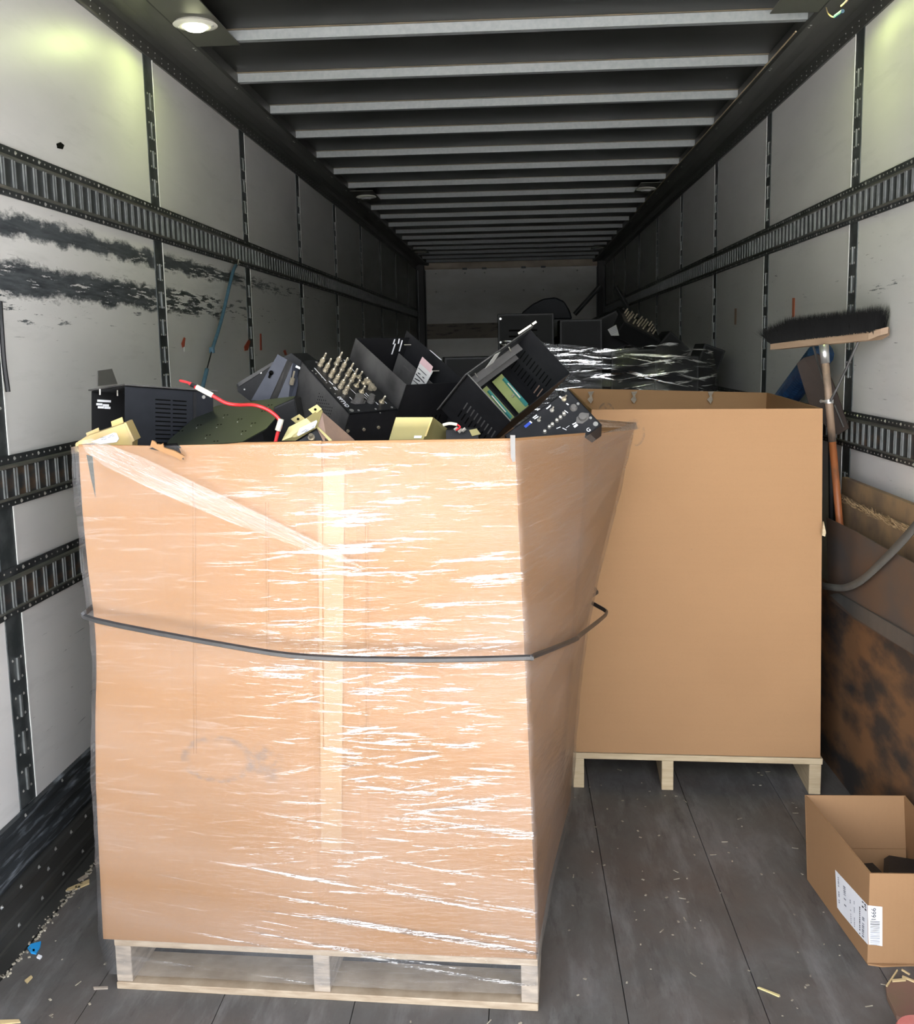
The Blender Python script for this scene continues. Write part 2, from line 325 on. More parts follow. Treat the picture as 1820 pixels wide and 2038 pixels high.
SE = 1.28
def seam_ys(side): return [3.845+SE*k for k in range(-3, 8) if Y0 < 3.845+SE*k < YF]
def build_wall(side):
    s = -1 if side == 'left' else 1; X = XL if s < 0 else XR; mw = M_WALLL if s < 0 else M_WALLR
    off = -s
    w = struct('wall_'+side, (X, 6, 0)); ys = seam_ys(side)
    edges = [Y0]+ys+[YF]
    for i in range(len(edges)-1):
        a = edges[i]; b = edges[i+1]-(.085 if i < len(edges)-2 else 0)
        part('wall_panel', MB().box((min(X, X+s*.02), a, 0.0), (max(X, X+s*.02), b, ZC)), mw, w)
    part('wall_backing', MB().box((min(X+s*.021, X+s*.05), Y0, -.05), (max(X+s*.021, X+s*.05), YF, ZC+.05)), M_BLACKP, w)
    rv = MB(); slot_me = None
    def rivet(p, r=.0045):
        n = 6; c = Vector(p); ring = [c+Vector((0, math.cos(2*math.pi*k/n)*r, math.sin(2*math.pi*k/n)*r)) for k in range(n)]
        top = c+Vector((off*r*.8, 0, 0)); rv.add(ring+[top], [(k, (k+1) % n, n) for k in range(n)])
    sm = MB().box((-.0045, -.0045, -.03), (.0045, .0045, .03)).mesh('strip_slot', M_SLOT)
    far = MB()
    rail_z = [(1.8717, 1.9988), (1.0814, 1.2125)]+([(.80, .9263)] if s < 0 else [])
    for Yk in ys:
        c = Yk-.0425
        st = part('seam_strip', MB().box((min(X, X+off*.003), Yk-.085, .29), (max(X, X+off*.003), Yk, ZR)), M_STRIP, w)
        part('panel_edge', MB().box((min(X, X+off*.005), Yk, .29), (max(X, X+off*.005), Yk+.006, ZR)), M_PED, w)
        z = .36
        while z < ZR-.06:
            inrail = any(a-.05 < z < b+.05 for a, b in rail_z)
            if not inrail:
                if Yk < 8: 
                    o = link('strip_slot', sm, st, (X+off*.0035, c, z))
                else: far.box((X+off*.003-.002, c-.004, z-.03), (X+off*.003+.002, c+.004, z+.03))
                if Yk < 9:
                    for dz in (-.026, .026):
                        rivet((X+off*.003, c-.022, z+dz)); rivet((X+off*.003, c+.022, z+dz))
            z += .1
    if far.v: part('far_slots', far, M_SLOT, w, kind='stuff')
    # horizontal cargo rails with slots
    cs = MB()
    for k in (-.007, .007): cs.box((-.0030, k-.0014, -.036), (.0030, k+.0014, .036))
    csm = cs.mesh('rail_slot', M_SLOT)
    for (za, zb) in rail_z:
        d = off*.016
        def R(x0, x1, z0, z1, mt, nm, par):
            return part(nm, MB().box((min(X+off*x0, X+off*x1), Y0, z0), (max(X+off*x0, X+off*x1), YF, z1)), mt, par)
        r = R(.003, .007, za, zb, M_RAIL, 'cargo_rail', w)
        R(.007, .0095, za+.022, zb-.032, M_RUST if za < 1.3 else M_RAIL, 'rail_web', r)
        lip = MB()
        for (z0, z1, h) in ((zb-.034, zb-.022, .017), (za+.016, za+.026, .015)):
            lip.prism([(X+off*.006, Y0, z0), (X+off*h, Y0, z0+.003), (X+off*h, Y0, z1-.003), (X+off*.006, Y0, z1)], (0, YF-Y0, 0))
        part('rail_lip', lip, M_RAILH, r)
        mf = MB(); zc = (za+zb)/2-.004; y = 1.5
        while y < YF-.1:
            if y < 5.4: link('rail_slot', csm, r, (X+off*.0105, y, zc))
            else:
                for k in (-.007, .007): mf.box((X+off*.0095-.002, y+k-.0014, zc-.034), (X+off*.0095+.002, y+k+.0014, zc+.034))
            y += .06
        part('far_rail_slots', mf, M_SLOT, r, kind='stuff')
        y = 1.5; k = 0
        while y < 10:
            rr = .006 if k % 4 == 0 else .003
            rivet((X+off*.007, y, zb-.010), rr); rivet((X+off*.007, y+.02, za+.008), rr); y += .034; k += 1
    part('rivets', rv, M_RIVET, w, kind='stuff')
    return w
build_wall('left'); build_wall('right')

def build_base(side):
    s = -1 if side == 'left' else 1; X = XL if s < 0 else XR; off = -s
    b_ = struct('baseboard_'+side, (X, 6, 0))
    prof = [(0, .287), (.012, .285), (.014, .265), (.006, .258), (.006, .24), (.018, .232), (.018, .215), (.008, .205), (.008, .185), (.02, .175), (.02, .155), (.010, .148), (.010, .135)]
    poly = [(X+off*(x+.001), Y0, z) for x, z in prof]+[(X, Y0, .135)]
    part('scuff_liner', MB().prism(poly, (0, YF-Y0, 0)), M_SCUFF, b_)
    prof = [(0, .134), (.026, .132), (.028, .112), (.022, .105), (.022, .065), (.028, .06), (.028, .045), (.024, .040), (.024, .012), (.030, .010), (.030, .001)]
    poly = [(X+off*(x+.001), Y0, z) for x, z in prof]+[(X, Y0, .001)]
    part('rub_rail', MB().prism(poly, (0, YF-Y0, 0)), M_RUB, b_)
    rv = MB(); n = 6
    for z, x, st in ((.122, .028, .10), (.085, .023, .32), (.028, .025, .13), (.276, .013, .22)):
        y = 1.6
        while y < 8:
            r = .0065; c = Vector((X+off*x, y, z)); rv.add([c+Vector((0, math.cos(2*math.pi*k/n)*r, math.sin(2*math.pi*k/n)*r)) for k in range(n)]+[c+Vector((off*r*.8, 0, 0))], [(k, (k+1) % n, n) for k in range(n)]); y += st
    part('rivets', rv, M_RIVET, b_, kind='stuff')
build_base('left'); build_base('right')

# ceiling: roof sheet and bows
ce = struct('ceiling', (0, 6, ZC))
y = 3.837-.5694*5
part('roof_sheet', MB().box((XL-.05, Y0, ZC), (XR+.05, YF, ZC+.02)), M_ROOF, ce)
def bow_mesh():
    mb = MB(); xa, xb = XL+.12, XR-.12
    poly = [(xa, 0, 0), (xa, .003, -.035), (xa, .034, -.035), (xa, .037, 0)]
    mb.prism(poly, (xb-xa, 0, 0)); return mb.mesh('roof_bow', M_BOW)
bm_ = bow_mesh(); gm = MB().box((XL+.12, -.014, -.003), (XR-.12, -.006, .0)).mesh('sealant_line', M_GLUE)
fm_ = MB().box((XL+.12, .0375, -.0055), (XR-.12, .075, 0)).mesh('bow_flange', M_TOPRAIL)
while y < YF-.2:
    if y > Y0+.05:
        bw = link('roof_bow', bm_, ce, (0, y, ZC)); link('sealant_line', gm, bw, (0, y, ZC)); link('bow_flange', fm_, bw, (0, y, ZC))
    y += .5694
# top rails (cove shaped) with rivets
for nm, X, off in (('trim_1', XL, 1), ('trim_2', XR, -1)):
    tr_ = struct(nm, (X, 6, ZR))
    prof = [(0, ZR), (.008, ZR), (.009, ZR+.006), (.006, ZR+.008), (.008, ZR+.034), (.016, ZR+.047), (.035, ZR+.055), (.075, ZR+.057), (.12, ZR+.050), (.160, ZR+.047), (.172, ZR+.052), (.172, ZC+.01), (0, ZC+.01)]
    part('roof_rail', MB().prism([(X+off*x, Y0, z) for x, z in prof], (0, YF-Y0, 0)), M_TOPRAIL, tr_)
    rv = MB(); n = 6; y = 2.0
    while y < 9:
        for x, z in ((.0075, ZR+.014), (.0085, ZR+.031)):
            r = .0032; c = Vector((X+off*x, y, z)); rv.add([c+Vector((0, math.cos(2*math.pi*k/n)*r, math.sin(2*math.pi*k/n)*r)) for k in range(n)]+[c+Vector((off*r, 0, 0))], [(k, (k+1) % n, n) for k in range(n)])
        y += .072
    y = 3.837-.5694*2
    while y < 10:
        for dy in (0, .025):
            r = .0055; c = Vector((X+off*.148, y+.05+dy, ZR+.0475)); rv.add([c+Vector((math.cos(2*math.pi*k/n)*r, math.sin(2*math.pi*k/n)*r, 0)) for k in range(n)]+[c+Vector((0, 0, -r*.7))], [(k, (k+1) % n, n) for k in range(n)])
        y += .5694
    part('rivets', rv, M_RIVET, tr_, kind='stuff')
# front wall of the trailer with posts and header
wf = struct('wall_front', (0, YF, 1.3))
part('front_sheet', MB().box((XL, YF, 0), (XR, YF+.02, ZC)), M_FRONT, wf)
part('front_header', MB().box((XL+.0, YF-.06, 2.515), (XR, YF, 2.60)), M_HEAD, wf, bevel=.004)
part('header_shadow_gap', MB().box((XL+.1, YF-.035, 2.600), (XR-.1, YF, 2.604)), M_BLACKP, wf)
part('front_liner', MB().box((XL+.10, YF-.012, 0), (XR-.1, YF, 1.62)), M_FRONT, wf)
M_FSC = simple('front_scuff_board', (.42,.36,.30), .5, 0, (.16,.14,.125), 3.2, (1.4,1,7), .2, .55, .68)
part('scuff_board', MB().box((XL+.10, YF-.016, 1.60), (XR-.1, YF, 1.80)), M_FSC, wf)
for xa in (XL, XR-.11):
    part('corner_post', MB().box((xa, YF-.10, 0), (xa+.11, YF, ZC)), M_BLACKP, wf, bevel=.006)
for xa in (XL+.112, XR-.118, XL+.02, XR-.03):
    part('post_edge', MB().box((xa, YF-.104 if xa in (XL+.02, XR-.03) else YF-.03, 0), (xa+.010, YF-.0, 2.50)), M_BOW, wf)
for i, x in enumerate((-1.05, -.66, -.40, .12, .38, .83)):
    cl = MB().box((x-.03, YF-.064, 2.50), (x+.03, YF-.05, 2.525))
    if 0 < i < 5: part('header_clip', cl, M_BOW, wf)
    for z in (2.46, 2.22):
        rv = MB(); c = Vector((x, YF, z)); r = .012
        rv.add([c+Vector((math.cos(a*1.047)*r, 0, math.sin(a*1.047)*r)) for a in range(6)]+[c+Vector((0, -.01, 0))], [(k, (k+1) % 6, 6) for k in range(6)]); part('bolt', rv, M_RIVET, wf)

# ------------------------------------------------------------------ ceiling lights
def disc(mb, c, r, z0, z1, n=28, r2=None):
    r2 = r2 or r
    a = [(c[0]+math.cos(2*math.pi*k/n)*r, c[1]+math.sin(2*math.pi*k/n)*r, z0) for k in range(n)]
    b = [(c[0]+math.cos(2*math.pi*k/n)*r2, c[1]+math.sin(2*math.pi*k/n)*r2, z1) for k in range(n)]
    mb.add(a+b, [tuple(range(n)), tuple(range(2*n-1, n-1, -1))]+[(k, (k+1) % n, n+(k+1) % n, n+k) for k in range(n)]); return mb
M_LENS_ON = bpy.data.materials.new('lamp_lens_on'); M_LENS_ON.use_nodes = True
_b = M_LENS_ON.node_tree.nodes['Principled BSDF']; _b.inputs['Emission Color'].default_value = (1, 1, .62, 1); _b.inputs['Emission Strength'].default_value = 9
M_LENS_OFF = simple('lamp_lens_off', (.55,.55,.55), .2)
M_BEZ = simple('lamp_bezel_white', (.70,.69,.62), .35)
M_PLATE = simple('lamp_plate', (.12,.125,.10), .45, .4, (.10,.10,.085), 4)
def lamp(x, y, on, label):
    z = 2.562; s = -1 if x < 0 else 1
    t = thing('ceiling_light', label, 'light', (x, y, z), 'round lights along the roof')
    xo = XL+.165 if s < 0 else XR-.165; xi = xo+.16*(-s)
    part('mounting_plate', MB().box((min(xo, xi), y-.24, z), (max(xo, xi), y+.27, z+.003)), M_PLATE, t)
    disc_ = MB(); disc(disc_, (x, y), .066, z, z-.008, 32, .074); disc(disc_, (x, y), .074, z-.008, z-.014, 32, .052); part('bezel', disc_, M_BEZ, t, smooth=False)
    part('lens', disc(MB(), (x, y-.002), .043, z-.0142, z-.024, 28, .030), M_LENS_ON if on else M_LENS_OFF, t)
    for dx in (-.058, .058): part('screw', disc(MB(), (x+dx, y), .005, z-.010, z-.015, 10), M_RIVET, t)
    if on:
        ld = bpy.data.lights.new('lamp_glow', 'SPOT'); ld.energy = 2.4; ld.color = (.82, 1.0, .30); ld.shadow_soft_size = .03; ld.spot_size = math.radians(178); ld.spot_blend = .3
        lo = bpy.data.objects.new('lamp_glow', ld); COL.objects.link(lo); lo.parent = t; lo.location = (0, 0, -.035)
lamp(-1.062, 3.60, True, 'lit round ceiling light on the left side of the roof, brightest and nearest')
lamp(.955, 3.47, True, 'lit round ceiling light at the top right, cut by the top of the photo')
lamp(-1.06, 7.60, False, 'unlit round ceiling light halfway along the left roof rail')
lamp(.935, 7.60, False, 'unlit round ceiling light halfway along the right roof rail')
lamp(-1.06, 11.9, False, 'unlit round ceiling light at the far left end of the roof')
lamp(.935, 11.9, False, 'unlit round ceiling light at the far right end of the roof')
# wire loop hanging by the right rail
wl = thing('wire_bundle', 'tan and black wires looped out of the right roof rail near the light', 'wire', onx(1665, 25, 1.04))
def bez(pts, n=6):
    P = [Vector(p) for p in pts]; out = []
    for i in range(len(P)-1):
        p0 = P[max(i-1, 0)]; p1 = P[i]; p2 = P[i+1]; p3 = P[min(i+2, len(P)-1)]
        for k in range(n):
            t = k/n; out.append(.5*((2*p1)+(p2-p0)*t+(2*p0-5*p1+4*p2-p3)*t*t+(3*p1-p0-3*p2+p3)*t**3))
    return out+[P[-1]]
part('wire', MB().tube(bez([onx(1645, 15, 1.03), onx(1650, 28, 1.02), onx(1662, 34, 1.02), onx(1680, 22, 1.03)]), .0022, 6), M_WIRE, wl)
part('wire', MB().tube(bez([onx(1675, 12, 1.03), onx(1683, 5, 1.02), onx(1690, -4, 1.03)]), .003, 6), M_WIRE, wl)
part('wire_connector', MB().tube([onx(1663, 33, 1.02), onx(1678, 22, 1.02)], .006, 8), M_BLUEROPE, wl)
part('wire', MB().tube([(1.015, 3.95, 2.561), (1.016, 9, 2.561)], .003, 5), M_WIRE, wl)

# ------------------------------------------------------------------ pallets
def pallet(label, A, B, depth, H, mt, mt2, stringers, deckh=.017, bottom=True, group=None, ndeck=7):
    A = Vector(A); B = Vector(B); u = (B-A).normalized(); v = Vector((-u.y, u.x, 0)); Wd = (B-A).length
    t = thing('wooden_pallet', label, 'pallet', (A+B)/2, group)
    fm = lambda x, y_, z: A+u*x+v*y_+Vector((0, 0, z))
    zb = deckh if bottom else 0
    for k in range(ndeck):
        w_ = depth/ndeck; a = k*w_+(0.0 if k == 0 else .015); m_ = random.uniform(-.001, .001)
        part('deck_board', MB().box((random.uniform(0, .004), a, H-deckh), (Wd, (k+1)*w_-.02, H+m_-.001), fm), mt2, t, bevel=.0015)
    for x in stringers:
        part('stringer', MB().box((x, .004, zb), (x+.038, depth-.004, H-deckh), fm), mt, t, bevel=.0015)
    if bottom:
        for a in (0, depth*.42, depth-.13): part('bottom_board', MB().box((0, a, 0), (Wd, a+.13, deckh), fm), mt2, t, bevel=.0015)
    return t
p1a, p1b = (-.944, 2.166, 0), (.034, 2.11, 0)
pallet('weathered wooden pallet under the front stretch-wrapped box', p1a, p1b, 1.2, .125, M_WOODO, M_WOODOL, [.0, .47, .942], group=None)
p2a, p2b = (.17, 3.262, 0), (.98, 3.262, 0)
pallet('fresh pale wooden pallet under the open plain cardboard box', (.175, 3.29, 0), (.980, 3.245, 0), 1.15, .125, M_WOODN, M_WOODN, [.0, .293, .765], deckh=.022, bottom=False)

# ------------------------------------------------------------------ front cardboard box (bulged octagonal load)
def lerp(a, b, t): return a+(b-a)*t
zlev = [.125, .30, .55, .82, 1.05, 1.27]
# per level: A front left, creases along the front, B front right, C, D (right bulge), E back right, F back left, G left
def ring(z):
    t = (z-.125)/(1.27-.125); waist = math.exp(-((z-.83)/.16)**2)*.012
    Ax = -.968+.030*t+.012*math.exp(-((z-.83)/.2)**2)+.03*max(0, t-.85)/.15*0
    A = Vector((Ax, lerp(2.166, 2.155, t)+waist, z)); Bx = lerp(.031, -.004, max(0, t)**1.2)
    B = Vector((Bx, lerp(2.112, 2.142, t)+waist, z))
    C = Vector((lerp(.075, .160, min(1, t*1.15)) if t < .87 else .160, 2.47, z)); 
    dx = [(.0, .150), (.15, .158), (.4, .185), (.6, .228), (.8, .285), (1, .335)]
    for (a, xa), (b, xb) in zip(dx, dx[1:]):
        if a <= t <= b+1e-6: Dx = lerp(xa, xb, (t-a)/(b-a))
    D = Vector((Dx, 2.93, z)); E_ = Vector((lerp(.10, .16, t), 3.20, z)); Fp = Vector((-.80, 3.24, z)); G_ = Vector((lerp(-.98, -.98, t), 2.75, z))
    fr = []
    for fx, dy in ((.0, 0), (.18, -.003), (.22, -.005), (.385, -.012), (.50, -.016), (.515, -.009), (.62, -.014), (.635, -.011), (.8, -.012), (.995, 0), (1, 0)):
        p = A.lerp(B, fx); p.y += dy*min(1, .3+t*1.1); fr.append(p)
    return fr+[C, D, E_, Fp, G_]
RIM = {'A': 1.272}
def topz(p):   # rim heights sag to the back
    return 1.274-(p.y-2.14)*.055
box1 = thing('cardboard_box', 'tall bulging cardboard box wrapped in clear film, nearest the camera', 'box', (-.45, 2.7, .125))
def shell(levels, top_cut=None, thick=.007):
    rings = [ring(z) for z in levels]; n = len(rings[0]); cen = Vector((-.35, 2.7, 0))
    return rings
def wall_strip(i0, i1, name, mat, notch=None, zs=None):
    """wall between perimeter stations i0..i1 as a thick sheet"""
    zs = zs or [.125, .22, .35, .5, .65, .76, .83, .90, 1.0, 1.12, 1.2, None]
    n = len(ring(1.0)); cen = Vector((-.35, 2.7, 0)); out = []; inn = []
    for z in zs:
        row = []; row2 = []
        for i in range(i0, i1+1):
            zz = z if z is not None else 1.27; p = ring(zz)[i % n].copy()
            if z is None: p.z = topz(p)
            d = (cen-Vector((p.x, p.y, 0))).normalized()*.008
            row.append(p); row2.append(p+d)
        out.append(row); inn.append(row2)
    mb = MB(); m = i1-i0+1; R_ = len(zs)
    if notch:
        for row in (out[-1], inn[-1]):
            for j in range(m):
                if (i0+j) in notch: row[j].z -= notch[i0+j]
    V = [p for r in out for p in r]+[p for r in inn for p in r]; K = R_*m; Fs = []
    for a in range(R_-1):
        for b in range(m-1):
            Fs.append((a*m+b, a*m+b+1, (a+1)*m+b+1, (a+1)*m+b)); Fs.append((K+a*m+b, K+(a+1)*m+b, K+(a+1)*m+b+1, K+a*m+b+1))
    for b in range(m-1):
        Fs.append(((R_-1)*m+b, (R_-1)*m+b+1, K+(R_-1)*m+b+1, K+(R_-1)*m+b)); Fs.append((b, K+b, K+b+1, b+1))
    for a in range(R_-1):
        Fs.append((a*m, (a+1)*m, K+(a+1)*m, K+a*m)); Fs.append((a*m+m-1, K+a*m+m-1, K+(a+1)*m+m-1, (a+1)*m+m-1))
    mb.add(V, Fs); return part(name, mb, mat, box1)
wall_strip(0, 3, 'box_wall', M_CARD1, notch={1: .005, 2: .012, 3: .0})
wall_strip(3, 10, 'box_wall', M_CARD1)
wall_strip(10, 13, 'box_wall', M_CARD1)
wall_strip(13, 16, 'box_wall', M_CARDIN)
# torn, curled piece at the rim on the left and the flap overlap
def at1(x, y, dy=0):      # point on the outside of the bulging front wall
    Y = 2.13
    for _ in range(4):
        p = ony(x, y, Y); fr = ring(min(max(p.z, .125), 1.27))[:11]
        Y = fr[0].y
        for a, b in zip(fr, fr[1:]):
            if a.x <= p.x <= b.x: Y = lerp(a.y, b.y, (p.x-a.x)/max(1e-6, b.x-a.x))
        if p.x > fr[-1].x: Y = fr[-1].y
    return ony(x, y, Y-.001+dy)
tp = MB()
tp.prism([at1(x, y, -.022) for x, y in ((299, 888), (302, 877), (308, 879), (312, 884), (320, 885), (324, 883), (326, 891), (346, 897), (367, 908), (359, 917), (352, 911), (340, 906), (318, 898))], (0, .004, .001))
part('torn_edge', tp, M_CARD1, box1)
fp = MB(); tops = [(357, 886), (400, 885), (480, 883), (560, 880), (640, 877)]; bots = [(412, 955), (430, 985), (500, 1000), (570, 1000), (640, 1000)]
fp.add([at1(*q, -.0008) for q in tops]+[at1(*q, -.0008) for q in bots]+[at1(*q, -.004) for q in tops]+[at1(*q, -.003) for q in bots], [(10+k, 11+k, 16+k, 15+k) for k in range(4)]+[(k, k+1, 11+k, 10+k) for k in range(4)]+[(0, 5, 15, 10), (4, 14, 19, 9)]+[(5+k, 6+k, 16+k, 15+k) for k in range(4)])
part('front_flap', fp, M_CARD1, box1)
part('painted_tear_shade', MB().prism([at1(297, 893), at1(318, 898), at1(345, 906), at1(366, 915), at1(352, 882), at1(320, 884)], (0, .003, 0)), M_SLOTD, box1, label='black patch painted for the shade where the cardboard rim is torn')  # flat black sheet stands in for the shade inside the tear
# side flap at the left corner with the green thing behind the tear
part('left_flap', MB().prism([ony(153, 888, 2.2), ony(178, 888, 2.17), ony(196, 1000, 2.165), ony(190, 1040, 2.17), ony(160, 900, 2.2)], (0, .006, 0)), M_CARDIN, box1)
part('torn_corner', MB().prism([at1(172, 905), at1(184, 908), at1(188, 955), at1(190, 990), at1(181, 952)], (0, .002, 0)), M_OLIVE, box1, label='green metal showing through the torn left corner')
# pad inside that carries the scrap
part('inner_pad', MB().prism([(-.92, 2.19, .93), (-.03, 2.17, .93), (.12, 2.5, .93), (.24, 2.92, .93), (.12, 3.17, .93), (-.78, 3.2, .93), (-.95, 2.75, .93)], (0, 0, .008)), M_CARDIN, box1)
# dark tape patch on rim near the right corner
part('tape_patch', MB().prism([at1(1016, 866, -.019), at1(1026, 866, -.019), at1(1026, 918, -.019), at1(1021, 920, -.019), at1(1017, 910, -.019)], (0, -.001, 0)), M_TAPE, box1)
for x, y0_, y1_ in ((383, 960, 1500), (528, 960, 1290), (640, 905, 1490), (727, 1030, 1480)):
    ys_ = [lerp(y0_, y1_, k/8) for k in range(9)]; V = [at1(x+2*k/8, yv, -.0012) for k, yv in enumerate(ys_)]+[at1(x+2.5+2*k/8, yv, -.0022) for k, yv in enumerate(ys_)]+[at1(x+5+2*k/8, yv, -.0008) for k, yv in enumerate(ys_)]
    mb = MB(); mb.add(V, [(k, k+1, 10+k, 9+k) for k in range(8)]+[(9+k, 10+k, 19+k, 18+k) for k in range(8)]); part('crease', mb, M_CARD1, box1)
ys_ = [lerp(930, 1690, k/16) for k in range(17)]
V = [at1(632+8*k/16, yv, -.0015) for k, yv in enumerate(ys_)]+[at1(686-6*k/16, yv, -.0015) for k, yv in enumerate(ys_)]
mb = MB(); mb.add(V, [(k, k+1, 18+k, 17+k) for k in range(16)]); part('glare_strip', mb, simple('amber_glare', (.29,.172,.078), .4, 0, (.265,.155,.07)), box1, label='glossy amber strip painted for yellow glare down the front face')  # amber strip laid on the cardboard to paint in yellow glare

# ------------------------------------------------------------------ stretch film round the load
random.seed(3)
def film_shell():
    n = len(ring(1.0)); cen = Vector((-.35, 2.7, 0))
    levels = [.035, .07, .10, .125]+[.125+(1.27-.125)*k/46 for k in range(1, 47)]
    # resample perimeter finely
    rows = []
    for z in levels:
        zz = max(z, .125); P = ring(zz); pts = []
        if z < .12:   # taut between pallet and box, following the pallet
            u_ = (z-.035)/.09
            base = [Vector((-.955, 2.17, z))]*0
        cnt = len(P)
        for i in range(cnt):
            a = P[i]; b = P[(i+1) % cnt]; L = (b-a).length; m = max(1, int(L/.02))
            for k in range(m): pts.append(a.lerp(b, k/m))
        rows.append((z, pts))
    m = min(len(p) for _, p in rows); V = []
    import mathutils
    for z, pts in rows:
        L = len(pts)
        for k in range(m):
            p = pts[int(k*L/m)].copy() if L != m else pts[k].copy()
            p.z = z if z > .125 else z
            if z >= 1.269: p.z = topz(p)-.004
            d = (Vector((p.x, p.y, 0))-cen); d.z = 0; d.normalize()
            nz = mathutils.noise.noise(Vector((p.x*2.2, p.y*2.2, z*26)))*.0035+mathutils.noise.noise(Vector((p.x*7, p.y*7, z*9)))*.0025
            o_ = .010+nz
            if z < .12:
                o_ = .010+nz-.028*(1-(z-.035)/.09)*(0.6 if p.y < 2.2 else 1)
            # free-standing film bulging past the left corner near the top
            if p.x < -.90 and p.y < 3.0: o_ += .020*max(0, (z-.75)/.5)*(1 if p.y > 2.2 else .3)
            V.append(p+d*o_)
    mb = MB(); Fs = []
    for r_ in range(len(rows)-1):
        for k in range(m):
            a = r_*m+k; b = r_*m+(k+1) % m; Fs.append((a, b, b+m, a+m))
    mb.add(V, Fs); return mb
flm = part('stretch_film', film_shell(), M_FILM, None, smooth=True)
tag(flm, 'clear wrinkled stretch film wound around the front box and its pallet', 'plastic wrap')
# bunched diagonal rope of film from the upper left corner
def ribbon(path_w, dy, nx=70, nw=10, amp=.004):
    V = []; Fs = []
    for i in range(nx+1):
        t = i/nx*(len(path_w)-1); k = min(int(t), len(path_w)-2); f = t-k
        (x0, y0_, h0), (x1, y1_, h1) = path_w[k], path_w[k+1]
        x, y_, h = lerp(x0, x1, f), lerp(y0_, y1_, f), lerp(h0, h1, f)
        for j in range(nw+1):
            w = (j/nw-.5)*h; V.append(ony(x+w*.45, y_+w, 2.118-dy-.004*math.sin(j*2.3+i*.12)-amp*random.random()))
    for i in range(nx):
        for j in range(nw): a = i*(nw+1)+j; Fs.append((a, a+1, a+nw+2, a+nw+1))
    mb = MB(); mb.add(V, Fs); return mb
part('bunched_band', ribbon([(165, 888, 20), (195, 900, 55), (300, 945, 70), (420, 1000, 62), (540, 1050, 46), (620, 1085, 34), (680, 1110, 18), (720, 1128, 4)], .004), M_FILMB, flm, smooth=True, label='milky bunched diagonal fold of the film')

# black strap round the box
def strap_path():
    pts = [(-.955, 2.75, .86), (-.945, 2.3, .895), (-.925, 2.155, .912), (-.902, 2.134, .894), (-.61, 2.114, .843), (-.44, 2.106, .821), (-.2, 2.104, .815), (.005, 2.112, .816), (.022, 2.125, .815), (.120, 2.42, .764), (.137, 2.50, .752), (.215, 2.80, .712), (.236, 2.90, .698), (.238, 2.955, .695), (.20, 3.05, .70), (.15, 3.20, .72), (-.8, 3.26, .80), (-.99, 2.8, .86), (-.955, 2.75, .86)]
    return bez(pts, 4)
sp = strap_path(); mb = MB(); V = []; Fs = []
for i, p in enumerate(sp):
    t = (sp[(i+1) % len(sp)]-sp[i-1]); t.normalize(); o_ = Vector((p.x+.35, p.y-2.7, 0)).normalized()
    for dz, do in ((-.0065, .0), (-.0035, .0055), (.0035, .0055), (.0065, 0)): V.append(p+o_*(do+.015)+Vector((0, 0, dz)))
for i in range(len(sp)-1):
    for j in range(4): a = i*4+j; b = i*4+(j+1) % 4; Fs.append((a, b, b+4, a+4))
mb.add(V, Fs); tag(part('black_strap', mb, M_STRAPB, None, smooth=False), 'thin black strap tied around the middle of the front box', 'strap')

# ------------------------------------------------------------------ second box
box2 = thing('cardboard_box', 'tall plain empty cardboard box standing open on the pale pallet, right of the wrapped box', 'box', (.6, 3.8, .125))
def quadwall(p, q, r_, s_, th, mat, name='box_wall', nseg=1, label=None):
    p, q, r_, s_ = map(Vector, (p, q, r_, s_)); nrm = (q-p).cross(s_-p).normalized()*th
    return part(name, MB().hexa([p, q, r_, s_, p+nrm, q+nrm, r_+nrm, s_+nrm]), mat, box2, label=label)
a0, b0 = Vector((.18, 3.292, .126)), Vector((.972, 3.247, .126)); a1, b1 = Vector((.245, 3.375, 1.257)), Vector((.976, 3.352, 1.250))
c0, d0 = Vector((1.03, 4.36, .126)), Vector((.24, 4.40, .126)); c1, d1 = Vector((1.056, 4.40, 1.254)), Vector((.22, 4.42, 1.286))
quadwall(b0, a0, a1, b1, .007, M_CARD2); quadwall(c0, b0, b1, c1, .007, M_CARD2); quadwall(d0, c0, c1, d1, -.007, M_CARD2); quadwall(a0, d0, d1, a1, .007, M_CARD2)
for k, x in enumerate((1176, 1262, 1414)):
    p = ony(x, 789, 4.39); part('tear_mark', MB().prism([p+Vector((dx, -.012, dz)) for dx, dz in ((-.012, .02), (-.004, .0), (-.014, -.012), (0, -.03), (.010, -.014), (.004, .004), (.014, .022))], (0, .004, 0)), M_WOODO, box2)
part('staple', MB().prism([ony(x, y, 3.28) for x, y in ((1640, 1038), (1645, 1060), (1643, 1068), (1637, 1066))], (0, .01, 0)), M_WOODN, box2)

